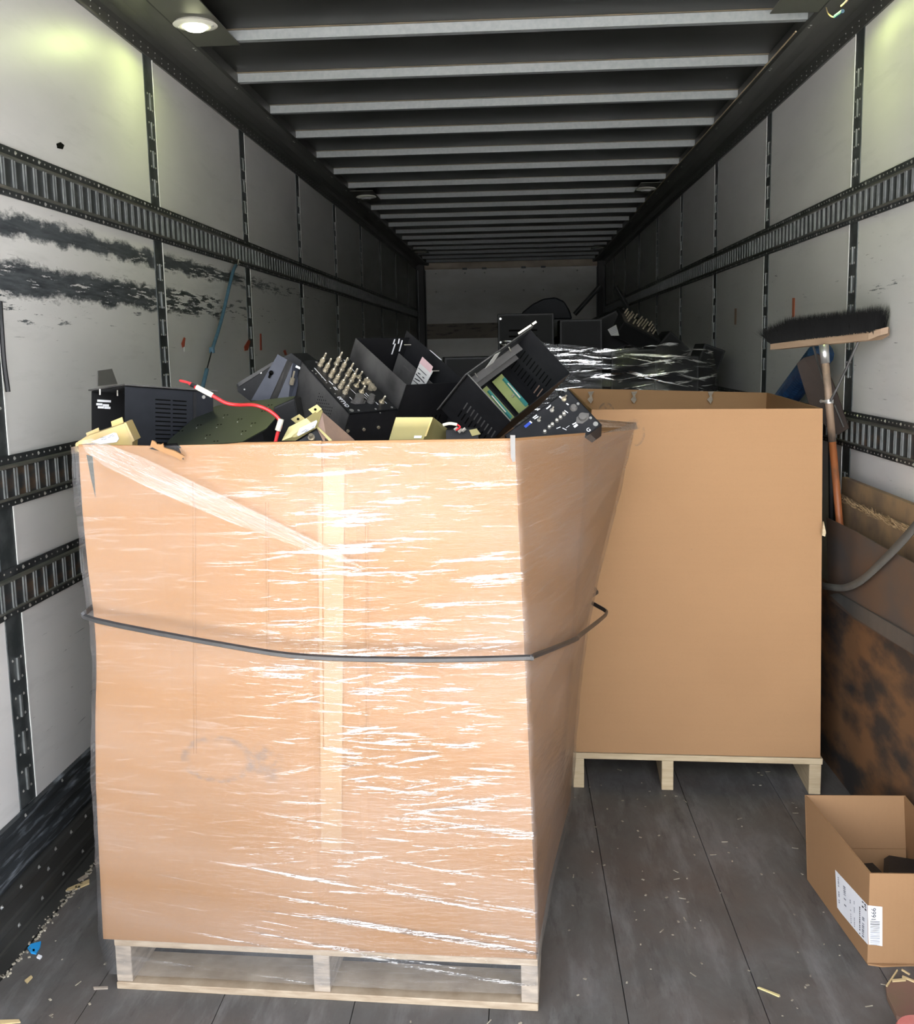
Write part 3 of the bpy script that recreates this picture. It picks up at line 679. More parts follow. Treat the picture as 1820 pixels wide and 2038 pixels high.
# ------------------------------------------------------------------ small open carton at lower right
cx0, cx1, h = .785, 1.10, .222
sc = thing('small_carton', 'small open cardboard carton with a white shipping label, on the floor at the right edge', 'box', (.95, 2.5, 0))
A0, B0, C0, D0 = Vector((.783, 2.70, .001)), Vector((.815, 2.307, .001)), Vector((1.050, 2.305, .001)), Vector((1.055, 2.70, .001))
up_ = Vector((0, 0, h)); A1, B1, C1, D1 = A0+up_+Vector((.001, .05, 0)), B0+up_+Vector((.002, .013, 0)), C0+up_+Vector((0, .013, 0)), D0+up_+Vector((0, .05, 0))
def wl4(p, q, r_, s_, th, mat, par, name='carton_wall'):
    nrm = (q-p).cross(s_-p).normalized()*th; return part(name, MB().hexa([p, q, r_, s_, p+nrm, q+nrm, r_+nrm, s_+nrm]), mat, par)
wl4(A0, B0, B1, A1, -.005, M_CARD3, sc); wl4(B0, C0, C1, B1, -.005, M_CARD3, sc); wl4(C0, D0, D1, C1, -.005, M_CARD3, sc); wl4(D0, A0, A1, D1, -.005, M_CARD3, sc)
wl4(A0+Vector((.01, -.01, .003)), D0+Vector((-.01, -.01, .003)), D0.lerp(D1, .40)+Vector((-.01, -.014, 0)), A0.lerp(A1, .40)+Vector((.01, -.014, 0)), .004, M_CARD3, sc, 'inner_flap')
part('carton_bottom', MB().hexa([A0, B0, C0, D0, A0+Vector((0,0,.004)), B0+Vector((0,0,.004)), C0+Vector((0,0,.004)), D0+Vector((0,0,.004))]), M_CARD3, sc)
part('bottom_flap', MB().prism([B0+Vector((0, -.004, .0)), B0+Vector((.03, -.012, 0)), B0+Vector((.1, -.006, 0)), C0+Vector((0, -.010, 0)), C0], (0, 0, .004)), M_CARD3, sc)
# label wraps the corner
def onpl(x, y, p, n):
    d = ray(x, y); p = Vector(p); n = Vector(n); return CAM+d*((p-CAM).dot(n)/d.dot(n))
nL = (B0-A0).cross(A1-A0).normalized(); nL = nL if nL.x < 0 else -nL
nF = (C0-B0).cross(B1-B0).normalized(); nF = nF if nF.y < 0 else -nF
def L_(x, y, e=.0014): return onpl(x, y, B0+nL*e, nL)
def F_(x, y, e=.0014): return onpl(x, y, B0+nF*e, nF)
lab = part('shipping_label', MB().prism([L_(1663, 1731), L_(1727, 1801), L_(1728, 1880), L_(1712, 1862), L_(1674, 1816), L_(1667, 1806)], -nL*.0004), M_WHITE, sc, label='white shipping label folded round the carton corner')
part('label_side', MB().prism([F_(1728, 1802), F_(1757, 1805), F_(1757, 1883), F_(1744, 1881), F_(1730, 1880)], -nF*.0004), M_WHITE, lab)
def lq(x0, y0_, x1, y1_, x2, y2, x3, y3, f=None): return MB().prism([(f or L_)(x0, y0_, .0019), (f or L_)(x1, y1_, .0019), (f or L_)(x2, y2, .0019), (f or L_)(x3, y3, .0019)], -(nL if f is None else nF)*.0003)
yy = 1833.0
for k in range(19):     # barcode on the front face of the carton
    w = random.choice((1.0, 1.6, 2.2)); 
    part('barcode_bar', lq(1733, yy, 1752, yy+1, 1752, yy+1+w*.7, 1733, yy+w*.7, F_), M_GREYINK if k > 8 else M_INK, lab); yy += w+1.1
for (xa, ya, xb, yb, w, m_) in ((1668, 1745, 1670, 1798, 2, M_GREYINK), (1679, 1762, 1681, 1803, 4, M_GREYINK), (1692, 1790, 1694, 1838, 1.5, M_GREYINK), (1700, 1793, 1701, 1850, 1.2, M_GREYINK), (1711, 1800, 1711, 1860, 1.6, M_INK), (1717, 1824, 1716, 1868, 4, M_GREYINK), (1716, 1793, 1716, 1806, 3.5, M_INK), (1721, 1798, 1722, 1812, 3, M_INK)):
    n_ = max(3, int((yb-ya)/4))
    for k in range(n_):
        if random.random() < .2: continue
        t0 = k/n_; t1 = (k+random.uniform(.4, .8))/n_; part('print_mark', lq(lerp(xa, xb, t0), lerp(ya, yb, t0), lerp(xa, xb, t0)+w, lerp(ya, yb, t0)+w*.9, lerp(xa, xb, t1)+w, lerp(ya, yb, t1)+w*.9, lerp(xa, xb, t1), lerp(ya, yb, t1)), m_, lab)
def text(body, p, xdir, ydir, size, mat, parent, name='lettering'):
    cu = bpy.data.curves.new(name, 'FONT'); cu.body = body; cu.size = size; cu.align_x = 'CENTER'; cu.align_y = 'CENTER'; cu.extrude = .0002
    tmp = bpy.data.objects.new('tmp', cu); COL.objects.link(tmp); bpy.context.view_layer.update()
    me = bpy.data.meshes.new_from_object(tmp.evaluated_get(bpy.context.evaluated_depsgraph_get())); bpy.data.objects.remove(tmp)
    xd = Vector(xdir).normalized(); yd = Vector(ydir); yd = (yd-xd*yd.dot(xd)).normalized(); zd = xd.cross(yd)
    me.transform(Matrix(((xd.x, yd.x, zd.x, 0), (xd.y, yd.y, zd.y, 0), (xd.z, yd.z, zd.z, 0), (0, 0, 0, 1))))
    me.materials.clear(); me.materials.append(mat); return link(name, me, parent, p)
text('1666', F_(1740, 1820, .0022), F_(1740, 1800)-F_(1740, 1820), F_(1730, 1820)-F_(1740, 1820), .016, M_INK, lab)
text('PRIORITY', F_(1750, 1818, .0012), F_(1740, 1800)-F_(1740, 1820), F_(1730, 1820)-F_(1740, 1820), .006, M_INK, lab) if False else None
# black blocks inside the carton
for i, (x, y, w, d_, hh, rz, lb) in enumerate(((.905, 2.60, .10, .10, .075, .15, 'black rounded block lying at the left inside the small carton'), (.995, 2.59, .09, .12, .095, -.35, 'black block tilted in the middle of the small carton'), (1.020, 2.46, .045, .08, .08, .1, 'black block at the right edge inside the small carton'))):
    mb = MB(); co, si = math.cos(rz), math.sin(rz)
    fm = lambda a, b, c, x=x, y=y, co=co, si=si: Vector((x+a*co-b*si, y+a*si+b*co, .006+c+.12*(a if i == 1 else 0)*0))
    mb.box((-w/2, -d_/2, 0), (w/2, d_/2, hh), fm); o = part('black_block', mb, M_BLK, None, bevel=.012); tag(o, lb, 'block', 'black blocks in the small carton')

# ------------------------------------------------------------------ electronics in the front box
POSE = {
'A': dict(o=(-.930, 2.42, 1.388), R=((.695,.711,-.104), (-.719,.691,-.079), (-.016,-.129,-.991)), D=(.235,.191,.266)),
'B': dict(o=(-.827, 2.35, 1.246), R=((.994,-.093,.065), (.071,.958,.279), (.089,.273,-.958)), D=(.229,.303,.099)),
'E': dict(o=(-.571, 2.75, 1.437), R=((.739,.673,.019), (.583,-.625,-.519), (-.338,.395,-.855)), D=(.152,.258,.160)),
'F': dict(o=(-.447, 2.90, 1.496), R=((.712,.702,.001), (.609,-.617,-.498), (-.349,.356,-.867)), D=(.195,.257,.204)),
'G': dict(o=(-.120, 2.60, 1.396), R=((.58,.707,.404), (.664,-.123,-.738), (-.473,.696,-.54)), D=(.277,.159,.167)),
'P': dict(o=(.128, 2.55, 1.358), R=((-.794,-.284,-.537), (.606,-.438,-.665), (.046,.853,-.519)), D=(.197,.128,.060)),
'D': dict(o=(-.633, 2.75, 1.456), R=((.809,-.490,-.324), (-.481,-.236,-.844), (.337,.839,-.426)), D=(.051,.145,.10)),
'I': dict(o=(-.274, 2.35, 1.310), R=((.735,.677,-.051), (-.342,.305,-.889), (.586,-.670,-.455)), D=(.105,.057,.093)),
}
class Pose:
    def __init__(s, k):
        d = POSE[k]; s.o = Vector(d['o']); s.a = [Vector(q).normalized() for q in d['R']]; s.D = d['D']
    def __call__(s, u, v, w): return s.o+s.a[0]*u+s.a[1]*v+s.a[2]*w
    def loc(s, x, y, axis, off):   # picture point on the plane <axis>=off, in local metres
        n = s.a[axis]; p = onpl(x, y, s.o+n*off, n)-s.o
        return [p.dot(a) for a in s.a]
def open_box(P, root, mat, inmat=None, t=.0016, skip=(), lipax=None, name='panel'):
    """sheet-metal case: six sides named panel except the skipped ones (axis, side)"""
    D = P.D
    for ax in range(3):
        for sd in (0, 1):
            if (ax, sd) in skip: continue
            a = [0, 0, 0]; b = list(D)
            if sd: a[ax] = D[ax]-t
            else: b[ax] = t
            part(name, MB().box(a, b, P), (inmat or {}).get((ax, sd), mat), root)
def slots(P, root, ax, off, us, vs_, mat=M_SLOTD, th=.0012):
    """us: (start, step, count) ; vs_: list of (v0, v1); slots lie on plane <ax>=off"""
    o1, o2 = [i for i in range(3) if i != ax]
    for k in range(us[2]):
        for v0, v1 in vs_:
            a = [0]*3; b = [0]*3; a[ax] = off-th/2; b[ax] = off+th/2; a[o1] = us[0]+us[1]*k; b[o1] = a[o1]+us[3]; a[o2] = v0; b[o2] = v1
            part('vent_slot', MB().box(a, b, P), mat, root)
def slots2(P, root, ax, off, o1, o2, s1, step, cnt, wd, ranges, mat=M_SLOTD, th=.0014):
    for k in range(cnt):
        for v0, v1 in ranges:
            a = [0]*3; b = [0]*3; a[ax] = off-th; b[ax] = off+th; a[o1] = s1+step*k; b[o1] = a[o1]+wd; a[o2] = v0; b[o2] = v1
            part('vent_slot', MB().box(a, b, P), mat, root)
# A: tall case at the left, open towards the left
P = Pose('A'); A_ = thing('electronics_case', 'black vented case at the left of the front box with white stickers inside', 'case', P(.1, .1, .266), 'black metal cases heaped in the front box')
D = P.D
part('lid', MB().box((-.006, -.012, -.004), (D[0]+.006, D[1]+.006, -.001), P), M_DUST, A_)
open_box(P, A_, M_NAVY, {(1, 1): M_BLK2, (0, 1): M_BLK, (2, 0): M_BLK}, skip=((0, 0),))
slots2(P, A_, 1, -.0004, 2, 0, .026, .0105, 11, .0028, ((.078, .117), (.124, .160)))
part('corner_strip', MB().box((.178, -.0025, .004), (.186, 0, .2), P), M_BLK, A_); part('screw', MB().tube([P(.206, -.001, .014), P(.206, -.005, .014)], .0045, 8), M_RIVET, A_)
for i, (x0, y0_, x1, y1_) in enumerate(((194, 795, 221, 801), (192, 802, 204, 807), (205, 804, 217, 809), (195, 808, 207, 813), (208, 809, 220, 814))):
    a = P.loc(x0, y0_, 1, D[1]-.003); b = P.loc(x1, y1_, 1, D[1]-.003); part('sticker', MB().box((a[0], D[1]-.0032, a[2]), (b[0], D[1]-.0022, b[2]), P), M_WHITE, A_)
for x in (199, 234): 
    a = P.loc(x, 780, 1, D[1]*.5); part('stud', MB().tube([P(a[0], D[1]*.5, .002), P(a[0], D[1]*.5, .016)], .0018, 6), M_STUD, A_)
# B: low flat case with clipped corners
P = Pose('B'); B_ = thing('electronics_case', 'flat dark olive case lying at the rim of the front box under the red cable', 'case', P(.1, .15, .099), 'black metal cases heaped in the front box')
D = P.D; pl = [(.01, 0), (.0, .05), (.01, .25), (.04, .285), (.17, D[1]), (D[0]+.012, D[1]+.01), (D[0]+.004, .08), (D[0]-.03, .0)]
part('top_plate', MB().prism([P(u, v, 0) for u, v in pl], P.a[2]*.003), M_OLIVE, B_)
part('case_body', MB().prism([P(u, v, .003) for u, v in [(.02, .01), (.02, .24), (.05, .27), (.17, D[1]-.004), (D[0], D[1]-.002), (D[0]-.006, .075), (D[0]-.035, .01)]], P.a[2]*.095), M_BLK, B_)
for x, y in ((450, 826), (437, 845), (486, 858), (415, 866), (525, 818), (478, 834), (397, 846), (360, 858), (505, 842), (430, 878), (538, 806), (455, 884)):
    a = P.loc(x, y, 2, 0); part('hole', MB().tube([P(a[0]-.004, a[1], -.0006), P(a[0]-.004, a[1], .0)], .0022, 6), M_SLOTD, B_); part('hole', MB().tube([P(a[0]+.004, a[1], -.0006), P(a[0]+.004, a[1], 0)], .0022, 6), M_SLOTD, B_)
    if random.random() < .5: part('rivet', MB().tube([P(a[0], a[1]-.02, -.001), P(a[0], a[1]-.02, 0)], .0015, 6), M_RIVET, B_)
# E: connector panel case
P = Pose('E'); E_ = thing('connector_case', 'black case topped by rows of pale metal connectors, left of centre', 'case', P(.07, .12, .16), 'black metal cases heaped in the front box')
D = P.D; open_box(P, E_, M_BLK, {(0, 0): M_DUST}, t=.003)
hm = MB()
for i in range(9):
    for j in range(9):
        v = .115+i*.0085; w = .030+j*.0095+(i % 2)*.0045; c = P(-.0008, v, w); r = .0019
        hm.add([c+P.a[1]*math.cos(k*1.047)*r+P.a[2]*math.sin(k*1.047)*r for k in range(6)], [tuple(range(6))])
part('vent_holes', hm, M_SLOTD, E_, kind='stuff')
pan = part('connector_panel', MB().box((.002, .002, -.0015), (D[0]-.002, D[1]-.002, 0), P), M_BLK, E_)
nrm = -P.a[2]
def coax(p, s=1.0, lean=Vector((.0, .0, 0)), kind=0):
    d = (nrm+lean).normalized(); mb = MB(); mm = lambda h: p+d*h*s
    if kind == 0:
        mb.tube([mm(0), mm(.006)], .0085*s, 6); mb.tube([mm(.006), mm(.014)], .0068*s, 10); mb.tube([mm(.014), mm(.0165)], .0045*s, 8); mb.tube([mm(.0165), mm(.023)], .0072*s, 10)
        mb.tube([mm(.023), mm(.027)], .0055*s, 10); mb.tube([mm(.027), mm(.030), mm(.044), mm(.046)], [.0042*s, .0030*s, .0030*s, .0018*s], 8)
        return 'connector', mb
    mb.tube([mm(0), mm(.003)], .0085*s, 10); mb.tube([mm(.003), mm(.008)], .0055*s, 8); mb.tube([mm(.008), mm(.022), mm(.024)], [.0022*s, .0034*s, .0022*s], 8)
    return 'toggle_switch', mb
lean = Vector((.28, 0, .15))
for (x, y, k) in ((637, 728, 0), (647, 739, 0), (658, 750, 0), (667, 761, 0), (677, 772, 0), (686, 783, 0), (669, 726, 0), (680, 737, 0), (691, 748, 0), (699, 759, 0), (709, 769, 1), (719, 781, 1), (714, 752, 1), (724, 764, 1), (759, 801, 1)):
    a = P.loc(x, y, 2, -.0015); nm, mb = coax(P(a[0], a[1], -.0015), .92 if k == 0 else .95, lean if k == 0 else Vector((.35, 0, .1)), k); part(nm, mb, M_BRASS, E_)
a = P.loc(737, 776, 2, 0); c = P(a[0], a[1], 0); el = MB().tube([c, c+nrm*.018], .008, 8); el.tube([c+nrm*.014+P.a[1]*.018, c+nrm*.014-P.a[1]*.030], .0062, 8); el.tube([c+nrm*.014-P.a[1]*.012, c+nrm*.014-P.a[1]*.020], .0085, 8); part('elbow_connector', el, M_BRASS, E_)
a = P.loc(713, 801, 2, 0); c = P(a[0], a[1], -.001); fh = MB(); fh.prism([c+P.a[0]*q*.024+P.a[1]*r*.012 for q, r in ((-1, 0), (-.6, .8), (.6, .8), (1, 0), (.6, -.8), (-.6, -.8))], nrm*.003); fh.tube([c+nrm*.003, c+nrm*.020], .0125, 14); part('socket', fh, M_RUBB, E_)
a = P.loc(737, 801, 2, 0); c = P(a[0], a[1], -.001); kb = MB().tube([c, c+nrm*.008], .0105, 12); kb.tube([c+nrm*.008, c+nrm*.022], .0085, 7); part('knob', kb, M_RUBB, E_)
for x, y, r in ((630, 721, .0035), (622, 738, .0025), (629, 744, .002), (641, 751, .002), (650, 762, .002), (658, 773, .002), (667, 784, .002), (700, 817, .006), (714, 817, .0032), (748, 814, .0032), (780, 811, .0032), (693, 716, .0032), (678, 718, .005), (757, 822, .002)):
    a = P.loc(x, y, 2, -.0016); part('screw', MB().tube([P(a[0], a[1], -.0015), P(a[0], a[1], -.0028)], r, 8), M_RIVET, E_)
for x, y in ((692, 857), (724, 854), (753, 850)):
    a = P.loc(x, y, 1, D[1]); part('screw', MB().tube([P(a[0], D[1], a[2]), P(a[0], D[1]+.004, a[2])], .0042, 10), M_BRASS, E_)
for (xa, ya, xb, yb, w) in ((626, 732, 649, 758, .0022), (655, 758, 663, 765, .003), (664, 770, 669, 776, .002), (667, 770, 672, 776, .002), (697, 773, 711, 786, .001), (722, 786, 731, 795, .0018), (725, 784, 733, 792, .0018), (728, 782, 735, 789, .0018), (748, 800, 753, 805, .002), (766, 799, 770, 803, .002), (685, 716, 690, 724, .002), (700, 733, 710, 744, .0018), (696, 790, 702, 796, .002)):
    a = P.loc(xa, ya, 2, -.002); b = P.loc(xb, yb, 2, -.002); p, q = P(a[0], a[1], -.0019), P(b[0], b[1], -.0019); sd = (q-p).cross(nrm).normalized()*w/2
    part('print_mark', MB().prism([p-sd, q-sd, q+sd, p+sd], P.a[2]*.0003), M_WHITE, E_)
a = P.loc(683, 800, 2, -.002); text('GVT90', P(a[0], a[1], -.0022), -P.a[1], P.a[0], .017, M_WHITE, E_)
# F: open case right of it
P = Pose('F'); F__ = thing('electronics_case', 'open black case with a paper label inside, centre of the front box', 'case', P(.1, .12, .2), 'black metal cases heaped in the front box')
D = P.D; open_box(P, F__, M_BLK, {(0, 0): M_DUST, (1, 0): M_BLK2}, t=.002, skip=((2, 0), (0, 1)))
part('side_panel', MB().box((D[0]-.002, -.020, -.012), (D[0], D[1]+.035, D[2]), P), M_BLK, F__)
part('inner_plate', MB().box((D[0]-.034, .012, .045), (D[0]-.031, D[1]-.004, D[2]), P), M_DUST, F__)
part('inner_step', MB().box((D[0]-.046, .055, .060), (D[0]-.036, D[1]-.03, D[2]), P), M_DUST, F__)
pa = [P.loc(x, y, 0, D[0]-.048) for x, y in ((837, 718), (862, 739), (847, 766), (818, 766))]
part('paper_label', MB().prism([P(*q) for q in pa], P.a[0]*.001), M_PAPER, F__); pb = [P.loc(x, y, 0, D[0]-.049) for x, y in ((841, 710), (862, 730), (857, 742), (835, 722))]
part('pink_label', MB().prism([P(*q) for q in pb], P.a[0]*.001), M_PINKP, F__, label='pink strip of the paper label')
for (xa, ya, xb, yb, w) in ((833, 732, 849, 747, .0022), (828, 744, 845, 762, .0028), (823, 757, 834, 766, .0022), (832, 742, 837, 745, .003), (841, 750, 845, 753, .003), (826, 753, 836, 759, .003)):
    a = P(*P.loc(xa, ya, 0, D[0]-.0495)); b = P(*P.loc(xb, yb, 0, D[0]-.0495)); sd = (b-a).cross(P.a[0]).normalized()*w/2; part('print_mark', MB().prism([a-sd, b-sd, b+sd, a+sd], P.a[0]*.0003), M_INK, F__)
for x, y in ((816, 686), (872, 738)):
    a = P.loc(x, y, 0, D[0]-.01); part('stud', MB().tube([P(D[0]-.03, a[1], a[2]), P(D[0]-.006, a[1], a[2])], .0018, 6), M_STUD, F__)
for (xa, ya, xb, yb) in ((786, 675, 783, 685), (787, 684, 783, 696), (783, 696, 780, 705), (795, 674, 793, 684), (801, 677, 795, 699)):
    a = P(*P.loc(xa, ya, 1, .003)); b = P(*P.loc(xb, yb, 1, .003)); sd = (b-a).cross(P.a[1]).normalized()*.0022; part('sticker', MB().prism([a-sd, b-sd, b+sd, a+sd], P.a[1]*.0006), M_WHITE, F__)
for k in range(9):
    a = P.loc(812+k*8, 831-k*.8, 1, D[1]); part('vent_slot', MB().box((a[0], D[1]-.001, a[2]-.0), (a[0]+.0025, D[1]+.0012, a[2]+.05), P), M_SLOTD, F__)
part('flange_strip', MB().prism([P(D[0]+.0005, .10, -.0128), P(D[0]+.0005, .155, -.0128), P(D[0]-.003, .155, -.0128), P(D[0]-.003, .10, -.0128)], -P.a[2]*.001), M_WHITE, F__)
part('side_flange', MB().prism([P(D[0], D[1]+.0, -.002), P(D[0]+.03, D[1]+.02, .012), P(D[0]+.03, D[1]+.02, D[2]), P(D[0], D[1], D[2])], P.a[1]*.0015), M_DUST, F__)
# G: open case with circuit boards
P = Pose('G'); G__ = thing('circuit_case', 'open black case on its corner with green circuit boards inside, in the front box', 'case', P(.1, .1, .16), 'black metal cases heaped in the front box')
D = P.D; open_box(P, G__, M_BLK, {(0, 1): M_BLK, (2, 1): M_BLK2}, t=.002, skip=((2, 0),))
bz = D[2]-.012
part('board_frame', MB().box((.02, .010, bz), (D[0]*.62, D[1]-.004, bz+.004), P), M_BLK, G__)
def pol(pts, ax, off): return [P(*P.loc(x, y, ax, off)) for x, y in pts]
pc = part('circuit_board', MB().prism(pol([(999, 744), (980, 760), (1036, 826), (1055, 810)], 2, bz-.001), P.a[2]*.0008), M_PCB, G__)
part('edge_connector', MB().prism(pol([(1000, 756), (1003, 753), (1050, 806), (1046, 810)], 2, bz-.002), -P.a[2]*.006), M_TEAL, pc)
part('contact_strip', MB().prism(pol([(1010, 763), (1012, 762), (1037, 791), (1035, 793)], 2, bz-.009), -P.a[2]*.0005), M_CREAM, pc)
pc2 = part('circuit_board', MB().prism(pol([(969, 768), (961, 775), (1016, 838), (1028, 834)], 2, bz-.001), P.a[2]*.0008), M_PCB, G__)
part('edge_connector', MB().prism(pol([(970, 780), (973, 778), (1018, 831), (1015, 835)], 2, bz-.002), -P.a[2]*.006), M_TEAL, pc2)
part('contact_strip', MB().prism(pol([(978, 788), (980, 787), (1008, 820), (1006, 821)], 2, bz-.009), -P.a[2]*.0005), M_CREAM, pc2)
for x, y, r in ((1023, 786, .0035), (995, 737, .003), (1058, 808, .0045), (955, 767, .002)):
    a = P.loc(x, y, 2, bz-.012); part('screw', MB().tube([P(a[0], a[1], bz-.002), P(a[0], a[1], bz-.012)], r, 8), M_STUD, G__)
# inside wall slots (on the wall at u = D0)
for k in range(9):
    for j in range(2):
        if j == 1 and k < 2: pass
        x0, y0_ = 1046+k*6.4-j*17, 699+k*6.9+j*20
        a = P(*P.loc(x0, y0_, 0, D[0]-.003)); b = P(*P.loc(x0-11, y0_+15, 0, D[0]-.003)); sd = (b-a).cross(P.a[0]).normalized()*.0015
        part('vent_slot', MB().prism([a-sd, b-sd, b+sd, a+sd], P.a[0]*.0008), (M_PINK if (j == 1 and k > 6) else M_SLOTD), G__)
# outer face slots (v = 1 side seen at the left is the u = 0 wall)
for k in range(9):
    x0, y0_ = 931+k*6.9, 802+k*7.0
    for j in range(2):
        a = P(*P.loc(x0-j*11, y0_+j*15, 0, -.0003)); b = P(*P.loc(x0-8-j*11, y0_+12+j*15, 0, -.0003)); sd = (b-a).cross(P.a[0]).normalized()*.0017
        part('vent_slot', MB().prism([a-sd, b-sd, b+sd, a+sd], -P.a[0]*.0008), M_DUST if j == 0 else M_SLOTD, G__)
part('rim_edge', MB().box((-.001, -.001, -.002), (.001, D[1], .0), P), M_RIVET, G__)
part('inner_bracket', MB().box((.01, .002, .05), (D[0]-.02, .022, .055), P), M_DUST, G__)
part('inner_bracket', MB().box((.01, .002, .085), (D[0]-.02, .030, .090), P), M_DUST, G__)
pa = [P(*P.loc(x, y, 1, .004)) for x, y in ((996, 700), (985, 706), (955, 748), (965, 748))]; part('paper_label', MB().prism(pa, P.a[1]*.0008), M_PAPER, G__)
for x, y in ((1015, 693), (948, 745)):
    a = P.loc(x, y, 1, .006); part('stud', MB().tube([P(a[0]-.006, .004, a[2]-.006), P(a[0]+.006, .012, a[2]+.010)], .0017, 6), M_STUD, G__)
q0, q1 = ony(1032, 664, 2.66), ony(1068, 640, 2.66)
part('rod', MB().tube([q0, q0.lerp(q1, .72)], .0028, 6), M_CREAM, G__); part('rod', MB().tube([q0.lerp(q1, .78), q1], .0032, 6), M_CREAM, G__)
part('side_plate', MB().box((-.012, -.004, -.006), (D[0]+.01, -.001, D[2]), P), M_DUST, G__)
# P: face plate case in front of G
P = Pose('P'); H__ = thing('connector_case', 'black face plate with a slanting row of small connectors at the right rim', 'case', P(.1, .06, .06), 'black metal cases heaped in the front box')
D = P.D; open_box(P, H__, M_BLK, t=.003); nrm = -P.a[2] if P.a[2].dot(fw) > 0 else P.a[2]
def at(x, y, e=0): a = P.loc(x, y, 2, 0); return P(a[0], a[1], 0)+nrm*e
for x, y in ((1085, 860), (1094, 851), (1100, 846), (1109, 838), (1116, 832), (1123, 825)):
    c = at(x, y); part('connector', MB().tube([c, c+nrm*.004, c+nrm*.009, c+nrm*.010], [.0048, .0048, .0038, .0016], 8), M_STUD, H__)
for x, y, r in ((1126, 778, .0036), (1151, 804, .0036), (1176, 832, .0036), (1186, 844, .0062)):
    c = at(x, y); part('screw', MB().tube([c, c+nrm*.0018], r, 8), M_RIVET, H__)
c = at(1142, 812); part('cap', MB().tube([c, c+nrm*.004, c+nrm*.009], [.010, .009, .006], 12), M_RUBB, H__)
c = at(1160, 833); fh = MB().prism([c+P.a[0]*q*.020+P.a[1]*r*.012 for q, r in ((-1, 0), (-.5, .9), (.5, .9), (1, 0), (.5, -.9), (-.5, -.9))], nrm*.003); fh.tube([c+nrm*.003, c+nrm*.014], .0095, 12); part('socket', fh, M_RUBB, H__)
c = at(1123, 795); part('toggle_switch', MB().tube([c, c+nrm*.004], .0065, 8).tube([c+nrm*.004, c+nrm*.016+Vector((.006, 0, .002))], .0022, 6), M_BRASS, H__)
c = at(1099, 817); part('toggle_switch', MB().tube([c, c+nrm*.003], .0055, 6).tube([c+nrm*.003, c+nrm*.010+Vector((.004, 0, .004))], .002, 6), M_STUD, H__)
c = at(1073, 837); part('toggle_switch', MB().tube([c, c+nrm*.003], .0045, 6).tube([c+nrm*.003, c+nrm*.010+Vector((.004, 0, .004))], .0018, 6), M_STUD, H__)
M_BLUEL = simple('blue_label', (.03,.08,.5), .5)
def mark(x0, y0_, x1, y1_, w, m_=M_WHITE, nm='print_mark'):
    a, b = at(x0, y0_, .0004), at(x1, y1_, .0004); sd = (b-a).cross(nrm).normalized()*w/2; part(nm, MB().prism([a-sd, b-sd, b+sd, a+sd], nrm*.0003), m_, H__)
mark(1045, 850, 1056, 841, .007, M_BLUEL, 'blue_tag'); mark(1056, 841, 1058, 839.5, .007)
for q in ((1114, 789, 1119, 793, .004), (1128, 803, 1132, 806, .003), (1088, 814, 1096, 808, .003), (1093, 809, 1097, 806, .002), (1061, 832, 1069, 826, .003), (1064, 834, 1072, 829, .003), (1124, 817, 1131, 822, .002), (1120, 820, 1127, 825, .002), (1140, 845, 1152, 839, .003), (1143, 850, 1150, 845, .006), (1127, 852, 1134, 847, .001), (1108, 853, 1116, 850, .002), (1120, 852, 1128, 856, .002)): mark(*q)
text('G', at(1172, 856, .0008), at(1180, 852)-at(1172, 856), at(1172, 850)-at(1172, 856), .014, M_WHITE, H__)
# D: grey blue bracket case with keyhole, plus a black one behind it
P = Pose('D'); D__ = thing('bracket_case', 'grey-blue folded metal bracket with a keyhole, left of the connector case', 'bracket', P(0, .15, .1), None)
D = P.D
def fa(pts, Y): return [ony(x, y, Y) for x, y in pts]
fp_ = fa([(553, 705), (572, 716), (536, 797), (500, 797)], 2.72)
part('folded_face', MB().prism(fp_, (0, .003, 0)), M_GREYB, D__)
part('folded_rib', MB().prism([ony(572, 716, 2.72), ony(583, 722, 2.75), ony(550, 797, 2.74), ony(536, 797, 2.72)], (0, .003, 0)), M_DUST, D__)
part('side_face', MB().prism([ony(583, 722, 2.75), ony(600, 732, 2.78), ony(588, 790, 2.76), ony(572, 812, 2.74), ony(545, 810, 2.73)], (0, .003, 0)), M_GREYB, D__)
kc = ony(540, 742, 2.716); part('keyhole', MB().tube([kc, kc+Vector((0, -.001, 0))], .0065, 10).prism([kc+Vector((-.004, -.001, 0)), kc+Vector((.002, -.001, -.003)), kc+Vector((-.004, -.001, -.015)), kc+Vector((-.009, -.001, -.012))], (0, .001, 0)), M_SLOTD, D__)
part('white_tab', MB().prism(fa([(590, 727), (598, 731), (597, 735), (588, 731)], 2.745), (0, .002, 0)), M_WHITE, D__)
cc = ony(580, 765, 2.735); part('connector', MB().tube([cc, cc+Vector((.006, -.006, .016))], .006, 8).tube([cc+Vector((.006, -.006, .016)), cc+Vector((.012, -.01, .035))], .0025, 6), M_BRASS, D__)
K_ = thing('electronics_case', 'black case with sloping top seen behind the grey-blue bracket', 'case', ony(520, 790, 2.9), 'black metal cases heaped in the front box')
kk = MB().prism([ony(x, y, 2.84) for x, y in ((471, 765), (543, 722), (580, 703), (600, 718), (604, 735), (580, 800), (500, 800), (474, 780))], (.02, .12, -.0)); part('case_body', kk, M_BLK, K_)
part('side_plate', MB().prism([ony(x, y, 2.835) for x, y in ((473, 762), (543, 720), (545, 725), (476, 769))], (0, .003, 0)), M_DUST, K_)
for x, y in ((481, 764), (500, 752), (520, 742), (487, 775)): c = ony(x, y, 2.838); part('rivet', MB().tube([c, c+Vector((0, -.002, 0))], .0025, 6), M_RIVET, K_)

